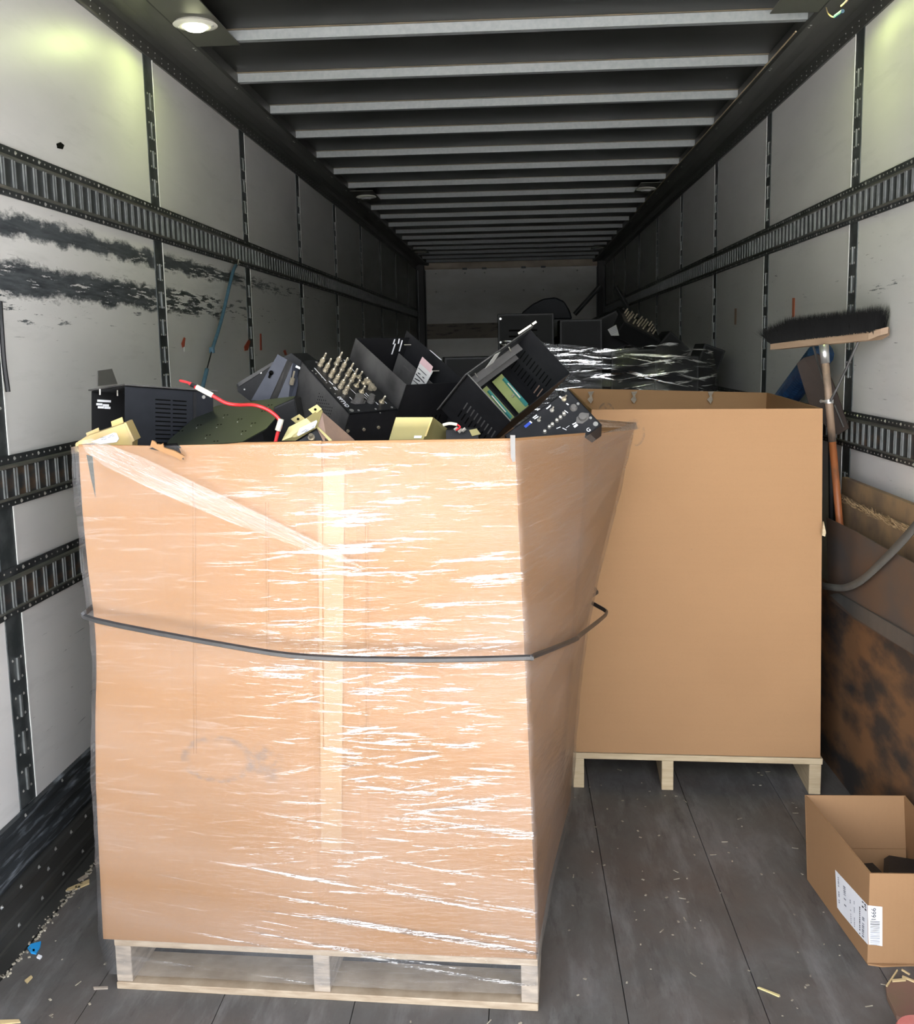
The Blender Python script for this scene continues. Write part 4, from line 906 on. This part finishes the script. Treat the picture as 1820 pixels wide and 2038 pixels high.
# gold chromate boxes
G1 = thing('chromate_box', 'small yellow chromate metal box with two tabs and a white sticker at the left rim', 'metal box', ony(200, 880, 2.28), 'yellow chromate boxes in the front box')
front = [(150, 882), (172, 868), (248, 842), (264, 878), (262, 900), (150, 900)]
part('box_face', MB().prism([ony(x, y, 2.24) for x, y in front], (.0, .035, .004)), M_GOLD, G1, bevel=.001)
part('folded_rim', MB().prism([ony(x, y, 2.235) for x, y in ((247, 841), (251, 841), (268, 877), (264, 880))], (.001, .036, .004)), M_GOLD, G1)
for pts in (((171, 862), (196, 851), (198, 859), (173, 869)), ((221, 839), (243, 830), (246, 841), (223, 850))): part('mounting_tab', MB().prism([ony(x, y, 2.26) for x, y in pts], (0, .002, 0)), M_GOLD, G1)
stk = part('sticker', MB().prism([ony(x, y, 2.2375) for x, y in ((182, 879), (226, 861), (232, 862), (237, 873), (232, 880), (200, 884))], (0, .001, 0)), M_WHITE, G1)
for k in range(9): 
    x = 196+random.random()*28; y = 874-(x-196)*.25+random.random()*5-2; part('print_mark', MB().prism([ony(a, b, 2.2370) for a, b in ((x, y), (x+5, y-1.6), (x+5, y-.6), (x, y+1))], (0, .0003, 0)), M_GREYINK, stk)
G2 = thing('chromate_box', 'yellow and copper toned metal box with tabs and a sticker, below the connector case', 'metal box', ony(660, 870, 2.42), 'yellow chromate boxes in the front box')
def fq(pts): return [ony(x, y, Y) for x, y, Y in pts]
part('box_face', MB().prism(fq([(561, 877, 2.36), (575, 850, 2.37), (610, 832, 2.38), (634, 815, 2.40), (641, 819, 2.40), (630, 852, 2.38), (588, 877, 2.36)]), (0, .003, 0)), M_GOLD2, G2)
part('copper_side', MB().prism(fq([(641, 819, 2.40), (706, 876, 2.46), (700, 900, 2.44), (655, 900, 2.37), (630, 851, 2.38)]), (0, .002, 0)), M_PINK, G2)
part('folded_rim', MB().prism(fq([(630, 850, 2.377), (633, 848, 2.377), (662, 876, 2.365), (656, 878, 2.365)]), (0, -.002, 0)), M_GOLD2, G2); part('folded_rim', MB().prism(fq([(640, 815, 2.398), (643, 818, 2.398), (632, 851, 2.377), (629, 850, 2.377)]), (0, -.002, 0)), M_GOLD2, G2)
for pts in (((614, 815), (631, 805), (641, 814), (625, 826)), ((579, 834), (596, 824), (607, 833), (592, 845))):
    part('mounting_tab', MB().prism([ony(x, y, 2.395) for x, y in pts], (0, .002, 0)), M_GOLD2, G2); cxp = sum(x for x, y in pts)/4; cyp = sum(y for x, y in pts)/4; c = ony(cxp, cyp, 2.394); part('hole', MB().tube([c, c+Vector((0, -.0006, 0))], .0032, 8), M_SLOTD, G2)
stk = part('sticker', MB().prism([ony(x, y, 2.3645) for x, y in ((591, 865), (597, 852), (630, 836), (632, 839), (627, 851), (594, 868))], (0, -.0006, 0)), M_WHITE, G2)
for k in range(8):
    x = 598+random.random()*24; y = 862-(x-598)*.5+random.random()*4-2; part('print_mark', MB().prism([ony(a, b, 2.3635) for a, b in ((x, y), (x+5, y-2.5), (x+5, y-1.4), (x, y+1))], (0, -.0003, 0)), M_GREYINK, stk)
part('inner_block', MB().prism(fq([(595, 877, 2.368), (630, 856, 2.385), (655, 880, 2.375), (650, 900, 2.37), (590, 900, 2.36)]), (0, .02, 0)), M_BLK, G2)
c = ony(621, 873, 2.36); part('connector', MB().tube([c, c+Vector((.0, -.006, .004))], .0085, 8).tube([c+Vector((0, -.006, .004)), c+Vector((0, -.012, .010))], .005, 8), M_BRASS, G2)
P = Pose('I'); G3 = thing('chromate_box', 'plain dull gold metal box with a slanted side at the centre of the rim', 'metal box', ony(830, 880, 2.35), 'yellow chromate boxes in the front box')
part('box_face', MB().prism([ony(x, y, 2.32) for x, y in ((788, 830), (861, 830), (838, 890), (770, 890))], (0, .003, 0)), M_GOLD2, G3, bevel=.0008)
part('box_side', MB().prism([ony(861, 830, 2.32), ony(906, 866, 2.40), ony(906, 890, 2.40), ony(838, 890, 2.32)], (.001, .003, 0)), M_GOLD2, G3)
part('folded_rim', MB().prism([ony(x, y, 2.317) for x, y in ((859, 831), (862, 831), (849, 868), (845, 869))], (0, .002, 0)), M_GOLD, G3)
part('sticker', MB().prism([ony(x, y, 2.317) for x, y in ((825, 867), (840, 867), (839, 872), (824, 872))], (0, .001, 0)), M_WHITE, G3)
G4 = thing('chromate_box', 'low gold bracket with switches and a white sleeved wire, right of the plain gold box', 'metal box', ony(920, 880, 2.30), 'yellow chromate boxes in the front box')
part('base_block', MB().prism([ony(x, y, 2.33) for x, y in ((888, 856), (945, 854), (952, 866), (952, 890), (888, 890))], (0, .05, 0)), M_BLK, G4)
part('bracket_end', MB().prism([ony(x, y, 2.325) for x, y in ((934, 856), (949, 853), (957, 864), (940, 868))], (0, .01, 0)), M_GOLD2, G4)
part('wire_sleeve', MB().tube(bez(fa([(882, 846), (895, 843), (910, 845)], 2.30)), .0035, 8), M_CREAM, G4); part('wire', MB().tube(bez(fa([(910, 845), (916, 850), (908, 856)], 2.30)), .0022, 6), M_RED, G4)
for x, y in ((905, 856), (913, 860), (920, 858)): c = ony(x, y, 2.31); part('switch', MB().tube([c, c+Vector((.008, 0, .006))], .004, 6), M_STUD, G4)
# dark case filling the middle under E/F and one deep behind, plus a dark one behind D
def darkcase(label, pts, Y, dep, mat=M_BLK):
    t = thing('electronics_case', label, 'case', ony(pts[0][0], pts[0][1], Y), 'black metal cases heaped in the front box')
    part('case_body', MB().prism([ony(x, y, Y) for x, y in pts], dep), mat, t, bevel=.002); part('end_plate', MB().prism([ony(x, y, Y-.002) for x, y in [(lerp(pts[0][0], sum(p[0] for p in pts)/len(pts), .08) if k == 0 else lerp(p[0], sum(q[0] for q in pts)/len(pts), .08), lerp(p[1], sum(q[1] for q in pts)/len(pts), .08)) for k, p in enumerate(pts)]], (0, .002, 0)), M_BLK2, t); return t
darkcase('black case face seen low between the olive case and the gold boxes', [(545, 810), (586, 792), (600, 870), (596, 905), (540, 905)], 2.50, (.0, .08, 0))
# red cable with sleeves
rc = thing('red_cable', 'red cable with two cream sleeves curling over the olive case', 'cable', ony(460, 805, 2.3))
def cy(x, y): return ony(x, y, 2.315 if x > 500 else 2.36)
path = bez([cy(388, 770), cy(424, 788), cy(450, 802), cy(475, 806), cy(505, 806), cy(532, 815), cy(552, 830), cy(559, 845), cy(553, 862), cy(548, 882)], 6)
part('cable', MB().tube(path, .0042, 8), M_RED, rc, smooth=True)
part('sleeve', MB().tube([cy(391, 770), cy(423, 787)], .0062, 8), M_CREAM, rc); part('sleeve', MB().tube([ony(560, 834, 2.31), ony(553, 857, 2.31)], .0066, 8), M_CREAM, rc)
part('bare_end', MB().tube(bez([cy(388, 770), cy(376, 762), cy(357, 757)]), [.0042]*6+[.003]*6+[.0012], 6), M_RED, rc); part('black_band', MB().tube([cy(380, 765), cy(388, 769)], .0050, 6), M_BLK, rc)

# ------------------------------------------------------------------ wrapped pallet load further in
pallet('wooden pallet hidden under the film-wrapped load deep in the trailer', (-.08, 5.35, 0), (1.02, 5.35, 0), 1.1, .125, M_WOODO, M_WOODO, [.0, .5, 1.06], bottom=False)
bb = thing('cardboard_box', 'dark low box under the film-wrapped heap of black cases behind the plain box', 'box', (.47, 5.9, .125))
for a, b in (((-.06, 5.37, .125), (1.0, 5.38, 1.2)), ((-.06, 6.40, .125), (1.0, 6.41, 1.2)), ((-.06, 5.38, .125), (-.05, 6.4, 1.2)), ((.99, 5.38, .125), (1.0, 6.4, 1.2)), ((-.05, 5.38, 1.19), (.99, 6.4, 1.2))): part('box_wall', MB().box(a, b), M_BLK, bb)
def case_at(label, c, size, rz=0, rx=0, ry=0, slots_=False, lbl=None, mat=M_BLK, name='electronics_case'):
    t = thing(name, label, 'case', c, 'black cases on the rear wrapped pallet')
    Mx = Matrix.Rotation(rz, 3, 'Z') @ Matrix.Rotation(rx, 3, 'X') @ Matrix.Rotation(ry, 3, 'Y'); c = Vector(c)
    fm = lambda a, b, d: c+Mx@Vector((a, b, d)); w, d_, h_ = size
    part('case_body', MB().box((-w/2, -d_/2, 0), (w/2, d_/2, h_), fm), mat, t, bevel=.003)
    part('end_plate', MB().box((-w/2+.01, -d_/2-.003, .01), (w/2-.01, -d_/2, h_-.01), fm), M_BLK2, t)
    if slots_:
        for k in range(3): part('vent_slot', MB().box((-w*.3, -d_/2-.005, h_*(.3+.14*k)), (w*.2, -d_/2-.003, h_*(.34+.14*k)), fm), M_SLOTD, t)
    return t, fm
t, fm = case_at('black vented case at the left front corner of the rear wrapped load', (.055, 5.52, 1.42), (.29, .25, .215), 0, 0, 0, True)
for x, z in ((-.13, .19), (-.13, .07), (-.13, -.1)): part('screw', MB().tube([fm(x, -.125, z), fm(x, -.131, z)], .006, 8), M_RIVET, t) if z > 0 else None
case_at('black case lying under the vented one at the left of the rear wrapped load', (.06, 5.55, 1.2), (.32, .3, .21))
case_at('black case upright at the middle of the rear wrapped load', (.34, 5.58, 1.2), (.22, .3, .40))
case_at('black case beside the barcode sheet in the rear wrapped load', (.60, 5.60, 1.2), (.24, .3, .24), .1)
case_at('black case near the right of the rear wrapped load', (.85, 5.58, 1.2), (.22, .3, .20), -.1)
case_at('black case with a steep tilted lid at the back of the rear load', (.46, 5.85, 1.40), (.34, .3, .20), .1, .0, -.42)
case_at('black case rising to a point at the right of the rear load', (.80, 5.85, 1.38), (.16, .2, .14), .1, 0, .75)
case_at('dark case with a sloping top at the far right of the rear load', (.98, 5.8, 1.2), (.12, .3, .26), .0, 0, .35)
t, fm = case_at('distant black case with a grid of brass connectors on the rear load', (.62, 5.75, 1.50), (.24, .20, .10), .1, .45, .50, name='connector_case')
for i in range(6):
    for j in range(4):
        if random.random() < .1: continue
        c = fm(-.085+i*.032, -.06+j*.035, .10); d = fm(-.085+i*.032, -.06+j*.035, .13)
        part('connector', MB().tube([c, d], .0045, 6), M_BRASS, t)
# dark hood
hd = thing('rounded_cover', 'round black hood standing among the cases of the rear load', 'cover', (.16, 5.95, 1.6))
prof = [(-.14, 0), (-.12, .045), (-.06, .09), (0, .118), (.07, .125), (.12, .10), (.15, .05), (.165, 0)]
part('hood_shell', MB().prism([(.16+x, 5.95, 1.615+z) for x, z in prof], (0, .20, 0)), simple('blue_black_plastic', (.006,.007,.011), .6, spec=.2), hd, smooth=False, bevel=.008)
part('hood_base', MB().box((.02, 5.94, 1.40), (.32, 6.16, 1.615)), M_BLK, hd)
for lb, (x0, y0_, x1, y1_) in (('black strut sticking up right of the round hood', (1170, 597, 1196, 568)), ('second black strut sticking up against the right cargo rail', (1243, 600, 1226, 570))):
    Yp = 5.85; p, q = ony(x0, y0_, Yp), ony(x1, y1_, Yp); o = part('strut', MB().tube([p+(p-q)*1.0, p, q], .014, 4), M_BLK, None, bevel=.001); tag(o, lb, 'strut')
pp = part('barcode_sheet', MB().prism([ony(x, y, 5.36) for x, y in ((1210, 656), (1227, 646), (1233, 668), (1217, 668))], (0, .002, 0)), simple('grey_paper', (.36,.36,.35), .6), None); tag(pp, 'pale crumpled barcode sheet among the rear black cases', 'paper')
for k in range(4): part('barcode_bar', MB().prism([ony(x, y, 5.357) for x, y in ((1213+k*1.0, 656+k*3), (1227+k*.8, 650+k*3), (1227.5+k*.8, 651+k*3), (1213+k, 657.2+k*3))], (0, .001, 0)), M_GREYINK, pp)
# rear film: hull round the front of the load
def rear_film():
    import mathutils
    per = [(-.10, 6.4), (-.115, 5.9), (-.10, 5.33), (.2, 5.30), (.5, 5.28), (.8, 5.30), (1.035, 5.34), (1.06, 5.9), (1.03, 6.42)]
    pts = []
    for (xa, ya), (xb, yb) in zip(per, per[1:]+per[:1]):
        L = math.hypot(xb-xa, yb-ya); m = max(2, int(L/.03))
        for k in range(m): pts.append((lerp(xa, xb, k/m), lerp(ya, yb, k/m)))
    lv = [1.0+.02*k for k in range(26)]; V = []; n = len(pts)
    for i, z in enumerate(lv):
        for (x, y) in pts:
            top = 1.46+.07*max(0, 1-abs(x+.08)/.25)+.015*math.sin(x*9)-.04*max(0, (x-.8)/.25)
            zz = min(z, 1.0+(top-1.0)*(i/25)); nz = mathutils.noise.noise(Vector((x*4, y*4, z*14)))*.02
            s = 1-.05*(i/25)**3; V.append(Vector((.47+(x-.47)*s, 5.87+(y-5.87)*s+nz, zz)))
    Fs = [(r*n+k, r*n+(k+1) % n, (r+1)*n+(k+1) % n, (r+1)*n+k) for r in range(25) for k in range(n)]
    mb = MB(); mb.add(V, Fs); return mb
tag(part('stretch_film', rear_film(), M_FILMK, None, smooth=True), 'shiny clear film around the heap of black cases behind the plain box', 'plastic wrap')
# dark cases standing left of the rear load
case_at('black case standing on the floor load left of the rear wrapped pallet', (-.22, 4.75, .0), (.22, .26, 1.425), .1)
case_at('dark case in shadow behind the front box at the centre', (-.47, 4.3, .0), (.22, .3, 1.33), .0)

# ------------------------------------------------------------------ things against the right wall
ply = thing('plywood_sheet', 'large dark weathered plywood sheet leaning low against the right wall', 'board', (1.09, 2.9, 0))
part('sheet', MB().hexa([(1.070, 3.72, 0), (1.085, 1.6, 0), (1.100, 1.6, 0), (1.085, 3.72, 0), (1.075, 3.80, .62), (1.090, 1.6, .66), (1.105, 1.6, .66), (1.090, 3.80, .62)]), M_PLY, ply)
ml = onx(1650, 1178, 1.068); ml2 = onx(1822, 1300, 1.078)
ang = MB().prism([onx(1652, 1184, 1.055), onx(1668, 1180, 1.055), onx(1830, 1274, 1.055), onx(1830, 1310, 1.055), onx(1700, 1228, 1.055)], (.006, 0, 0)); tag(part('metal_strip', ang, M_ANGLE, None), 'grey metal strip running along the top of the plywood sheet', 'strip')
s2 = MB().prism([onx(1645, 1030, 1.062), onx(1700, 1056, 1.062), onx(1760, 1090, 1.062), onx(1830, 1126, 1.062), onx(1830, 1310, 1.062), onx(1700, 1232, 1.062), onx(1650, 1192, 1.062)], (.004, 0, 0)); tag(part('brown_sheet', s2, M_SHEET, None), 'dirty brown metal sheet standing behind the grey strap, above the plywood', 'sheet')
s3 = MB().prism([(1.128, 3.66, .3), (1.128, 3.66, .93), (1.130, 3.4, .918), (1.130, 3.0, .925), (1.130, 2.5, .915), (1.130, 1.7, .93), (1.130, 1.7, .3)], (.014, 0, 0)); tag(part('rough_board', s3, M_BOARD, None), 'rough tan board with a frayed top edge behind the brown sheet', 'board')
fz = MB()
for k in range(900):
    y = 1.9+random.random()*1.75; z = .918+random.uniform(-.014, .006); fz.tube([(1.129, y, z), (1.127-random.random()*.01, y+random.uniform(-.02, .02), z+random.uniform(.0, .014))], .0009, 3, cap=False)
part('frayed_edge', fz, simple('frayed_fibre', (.30,.20,.10), .8), bpy.data.objects['rough_board'], kind='stuff')
s4 = MB().box((1.152, 1.7, .2), (1.170, 3.70, .985)); tag(part('rear_board', s4, M_BOARD, None), 'brown board nearest the right wall, its top just above the frayed board', 'board')
# grey webbing strap hanging in a bow
pts = [onx(1830, 1040, 1.055), onx(1790, 1085, 1.053), onx(1750, 1125, 1.050), onx(1715, 1156, 1.046), onx(1680, 1170, 1.042), onx(1640, 1166, 1.04)]
sp = bez(pts, 6); V = []; Fs = []
for i, p in enumerate(sp):
    t_ = i/(len(sp)-1); wd = lerp(.030, .013, min(1, t_*1.25)); tw = lerp(.2, 1.2, t_)
    n_ = Vector((-.3*math.sin(tw)*.5, math.cos(tw)*-.55, math.cos(tw*.6))).normalized()*wd
    V += [p-n_, p+n_, p+n_+Vector((-.003, 0, 0)), p-n_+Vector((-.003, 0, 0))]
for i in range(len(sp)-1):
    for j in range(4): a = i*4+j; b = i*4+(j+1) % 4; Fs.append((a, b, b+4, a+4))
mb = MB(); mb.add(V, Fs); tag(part('webbing_strap', mb, M_STRAPG, None, smooth=True), 'wide grey webbing strap hanging in a bow over the brown sheet', 'strap')
# broom standing on its handle
br = thing('push_broom', 'push broom standing head up against the right wall, black bristles and worn wooden handle', 'broom', (1.09, 3.52, .80))
hA, hB = onx(1672, 1042, 1.092), onx(1641, 693, 1.03)
mid = hA.lerp(hB, .47); low = hA+(hA-hB).normalized()*.25
part('lower_handle', MB().tube([low, mid], .0125, 12), M_BHAND2, br, smooth=True); part('handle', MB().tube([mid, hB-(hB-hA).normalized()*.03], .0130, 12), M_BHAND, br, smooth=True)
part('ferrule', MB().tube([hB-(hB-hA).normalized()*.05, hB+(hB-hA).normalized()*.012], [.0145, .0165], 12), M_RIVET, br, smooth=True)
e1 = ony(1768, 668, 3.36); e0 = ony(1546, 688, 3.80)
ax = (e1-e0).normalized(); sd = Vector((ax.y, -ax.x, 0)).normalized()
bl = MB(); L = (e1-e0).length
def bp_(s_, a, z): return e0+ax*s_+sd*a+Vector((0, 0, z))
out_ = [(0, -.028), (L-.05, -.03), (L-.012, -.020), (L, 0), (L-.012, .020), (L-.05, .03), (0, .028)]
bl.prism([bp_(a, b, -.014+(.022*max(0, (a-(L-.09))/.09)**2)) for a, b in out_], (0, 0, .020)); part('block', bl, M_BHEAD, br)
bs = MB(); 
for k in range(9000):
    s_ = random.uniform(-.03, L-.035); a = random.uniform(-.026, .026); zb = .004
    q = bp_(max(.002, s_*.98+.01), a, zb); edge = max(0, .05-s_)/.08; endr = max(0, s_-(L-.08))/.08
    hgt = random.uniform(.070, .098)*(1-.35*edge)+.012*endr; tip = q+Vector((random.gauss(0, .006), random.gauss(0, .006), hgt))+ax*(-.09*edge*random.random()+.02*endr*random.random()+random.gauss(0, .006))+sd*(a*.5)
    d = (tip-q); s1 = d.cross(Vector((.3, 1, .2))).normalized()*.0009; bs.add([q-s1, q+s1, tip], [(0, 1, 2)])
part('bristles', bs, M_BRIS, br, kind='stuff')
part('bristle_core', MB().prism([bp_(a, b, .004) for a, b in ((.0, -.022), (L-.06, -.022), (L-.035, 0), (L-.06, .022), (.0, .022), (-.025, 0))], Vector((0, 0, .052))-ax*.012), M_BRIS, br, bevel=.006)
bc = hA.lerp(hB, .70)
for tgt in (bp_(L*.36, 0, -.012), bp_(L*.76, 0, -.012)): part('brace', MB().tube(bez([bc+Vector((0, -.014, 0)), bc.lerp(tgt, .35)+Vector((0, -.01, -.004)), tgt]), .0042, 6), M_DUST, br)
part('clamp', MB().tube([bc-Vector((0,0,.006)), bc+Vector((0,0,.006))], .0155, 12), M_RIVET, br); part('wing_nut', MB().tube([bc+Vector((-.014, -.008, 0)), bc+Vector((-.032, -.016, .002))], [.003, .006], 4), M_RIVET, br)
# blue bundle and brown scoop behind the broom
bl = thing('blue_bundle', 'dark blue ribbed plastic bundle leaning behind the plain box, left of the broom handle', 'bundle', ony(1590, 780, 3.9))
bA, bB = onx(1564, 795, 1.135), onx(1632, 708, 1.125)
V = []; ribs = MB(); dirv = (bB-bA).normalized(); L = (bB-bA).length
prv = None
pth = [bA-dirv*.12+dirv*(L+.14)*k/60 for k in range(61)]
ribs.tube(pth, [.048+(.0015 if k % 2 else -.0005) for k in range(61)], 14); part('ribbed_roll', ribs, M_BLUEP, bl)
part('end_cap', MB().tube([pth[-1], pth[-1]+dirv*.02], [.046, .02], 12), M_BLUEP, bl)
scp = thing('scoop', 'dark brown worn metal scoop blade hanging between the blue bundle and the broom handle', 'scoop', ony(1640, 770, 3.78))
part('blade', MB().prism([ony(x, y, Y) for x, y, Y in ((1586, 724, 3.80), (1600, 712, 3.80), (1628, 704, 3.78), (1640, 716, 3.77), (1662, 770, 3.74), (1690, 852, 3.70), (1668, 866, 3.70), (1645, 850, 3.72), (1612, 810, 3.76), (1600, 770, 3.78))], (.004, .004, 0)), M_LEATH, scp, bevel=.001)
part('folded_edge', MB().tube([ony(1662, 806, 3.715), ony(1680, 850, 3.69)], .0025, 6), M_ANGLE, scp)
part('lower_pole', MB().tube([ony(1655, 840, 3.75), ony(1657, 1040, 3.75)], .012, 8), M_BLK, scp)

# ------------------------------------------------------------------ left wall: bungee, cords, paper tags
bg_ = thing('bungee_cord', 'dark blue bungee cord hanging slantwise from the left cargo rail', 'cord', onx(467, 532, -1.285))
q = [onx(470, 528, -1.285), onx(462, 548, -1.28), onx(440, 640, -1.275), onx(422, 697, -1.272), onx(412, 735, -1.27), onx(404, 768, -1.27), onx(395, 800, -1.27)]
part('cord', MB().tube(bez(q[:4]), .008, 8), M_BLUEROPE, bg_, smooth=True); part('thin_link', MB().tube([q[3], q[4]], .003, 6), M_BLK, bg_); part('cord', MB().tube(bez(q[4:]), .009, 8), M_BLUEROPE, bg_, smooth=True)
part('hook', MB().tube(bez([q[0], q[0]+Vector((0, .03, .006)), q[0]+Vector((0, .05, .03))]), .003, 6), M_STUD, bg_)
part('knot', MB().tube([q[3]+Vector((0,0,.012)), q[3]-Vector((0,0,.012))], .012, 8), M_BLUEROPE, bg_)
o = part('short_rope', MB().tube(bez([onx(0, 600, -1.29), onx(3, 650, -1.285), onx(8, 720, -1.285), onx(16, 780, -1.28)]), .006, 6), M_BLK, None); tag(o, 'short black rope hanging at the left edge of the photo', 'rope')
def sticker(name, pts, mat, X, label, cat='tag', n=1):
    o = part(name, MB().prism([onx(x, y, X) for x, y in pts], (.002*(-1 if X > 0 else 1), 0, 0)), mat, None); tag(o, label, cat); return o
o = sticker('paper_tag', [(366, 680), (368, 672), (376, 686), (376, 699), (366, 700)], M_PAPER, -1.3035, 'torn white and rust paper tag on the left wall'); part('torn_back', MB().prism([onx(x, y, -1.3005) for x, y in ((361, 684), (366, 671), (369, 673), (367, 690), (363, 692))], (.001, 0, 0)), M_TAGRED, o)
sticker('paper_tag', [(486, 690), (494, 676), (498, 679), (493, 697), (487, 698)], M_TAGRED, -1.300, 'rust red tag remnant on the dark seam strip of the left wall')
sticker('paper_tag', [(517.5, 664), (520, 664), (521, 697), (517.5, 697)], M_TAGRED, -1.3035, 'thin vertical rust red tag on the left wall')
sticker('paper_tag', [(564, 698), (568, 696), (571, 706), (567, 707)], M_TAGRED, -1.3035, 'small rust tag left of the connector case on the left wall')
sticker('tape_remnant', [(194, 738), (222, 734), (233, 764), (194, 768)], M_TAPE, -1.303, 'grey wrinkled tape remnant on the left wall above the vented case', 'tape')
sticker('paper_tag', [(1578.5, 593), (1583, 593), (1582, 630), (1578, 632)], simple('orange_tag', (.45,.12,.05), .6), 1.195, 'thin orange tag on the right wall above the broom')
sticker('paper_tag', [(1463.5, 614), (1467, 614), (1466, 646), (1463, 646)], simple('tan_tag', (.33,.20,.14), .6), 1.195, 'thin faded tan tag deep on the right wall')
sticker('wall_hole', [(112, 286), (120, 283), (127, 289), (124, 297), (114, 295)], M_SLOTD, -1.3035, 'small black punched hole high on the left wall', 'hole')

# ------------------------------------------------------------------ debris on the floor
def chip(name, pts, mat, th, label, cat, z=.0): 
    o = part(name, MB().prism([onz(x, y, z) for x, y in pts], (0, 0, th)), mat, None); tag(o, label, cat); return o
chip('plastic_fragment', [(55, 1889), (62, 1881), (82, 1876), (80, 1886), (72, 1900), (62, 1898)], M_BLUECHIP, .004, 'bright blue plastic fragment on the floor at the left', 'fragment')
chip('white_pebble', [(73, 1907), (77, 1902), (84, 1905), (80, 1910)], M_WHITE, .004, 'small white chip beside the blue fragment', 'chip')
chip('wood_splinter', [(131, 1775), (135, 1770), (178, 1752), (178, 1760), (150, 1772)], M_STRAW, .004, 'long pale wood splinter on the floor at the left', 'splinter')
chip('wood_splinter', [(154, 1752), (170, 1742), (176, 1745), (158, 1756)], M_WOODO, .003, 'brown wood splinter beside the long pale one', 'splinter')
chip('wood_splinter', [(186, 1966), (215, 1965), (215, 1969), (187, 1970)], M_WOODO, .003, 'grey wood splinter left of the front pallet', 'splinter')
chip('wood_splinter', [(0, 2032), (38, 2031), (41, 2036), (0, 2040)], M_STRAW, .003, 'pale splinter at the lower left corner', 'splinter')
chip('wood_splinter', [(49, 1953), (62, 1943), (65, 1946), (54, 1958)], M_STRAW, .003, 'short tan splinter below the blue fragment', 'splinter')
chip('straw', [(1508, 1967), (1512, 1966), (1553, 1982), (1551, 1985), (1530, 1976)], simple('yellow_straw', (.62,.52,.25), .6), .003, 'yellow straw on the floor below the small carton', 'straw')
chip('wood_block', [(1664, 1534), (1682, 1528), (1697, 1550), (1692, 1559), (1684, 1560)], simple('block_wood', (.34,.23,.12), .7), .020, 'small tan wood block on the floor by the plywood sheet', 'block')
chip('brown_board', [(1763, 1968), (1790, 1958), (1835, 1958), (1835, 2060), (1785, 2030), (1766, 1990)], simple('muddy_board', (.16,.10,.065), .7, 0, (.20,.09,.08), 8), .012, 'muddy brown board corner at the lower right of the photo', 'board')
for i, q_ in enumerate((((1776, 1951), (1803, 1949), (1804, 1953), (1777, 1955)), ((1764, 1963), (1786, 1931), (1788, 1933), (1767, 1965)), ((1797, 1943), (1822, 1954), (1822, 1957), (1796, 1946)), ((1796, 1930), (1812, 1940), (1810, 1941), (1795, 1932)))):
    chip('straw', q_, M_STRAW, .003, ('thick pale straw lying on the muddy board edge', 'long thin straw slanting up from the muddy board', 'straw reaching the right edge under the carton', 'short straw under the small carton')[i], 'straw', .013)
rr = onz(1835, 2050, .06); o = part('red_plastic_disc', disc(MB(), (rr.x, rr.y), .062, .02, .055, 32, .050), M_RPINK, None, bevel=.004); tag(o, 'red round plastic edge at the lower right corner of the photo', 'plastic disc')
part('raised_rim', disc(MB(), (rr.x, rr.y), .050, .055, .062, 32, .046), M_RPINK, o)
random.seed(11)
cs = MB()
for k in range(380):
    x = random.uniform(-1.22, 1.05); y = random.uniform(2.0, 3.9)
    if -.97 < x < .10 and y > 2.1: 
        if random.random() < .9: continue
    a = random.random()*3.14; l = random.choice((.002, .003, .004, .009)); w = .0012 if l > .008 else l*.6
    u_ = Vector((math.cos(a), math.sin(a), 0)); v_ = Vector((-u_.y, u_.x, 0)); c = Vector((x, y, 0)); cs.prism([c-u_*l-v_*w, c+u_*l-v_*w, c+u_*l+v_*w, c-u_*l+v_*w], (0, 0, .0012))
for k in range(160):
    y = random.uniform(2.2, 3.2); x = -1.234+random.gauss(0, .006); a = random.random()*3.14; l = random.uniform(.0015, .006); w = l*.5; u_ = Vector((math.cos(a), math.sin(a), 0)); v_ = Vector((-u_.y, u_.x, 0)); c = Vector((x, y, 0)); cs.prism([c-u_*l-v_*w, c+u_*l-v_*w, c+u_*l+v_*w, c-u_*l+v_*w], (0, 0, .004))
o = part('floor_debris', cs, simple('chip_wood', (.40,.36,.28), .8, 0, (.12,.10,.08), 30), None, kind='stuff'); o['label'] = 'tiny wood chips and grit scattered over the trailer floor'; o['category'] = 'debris'
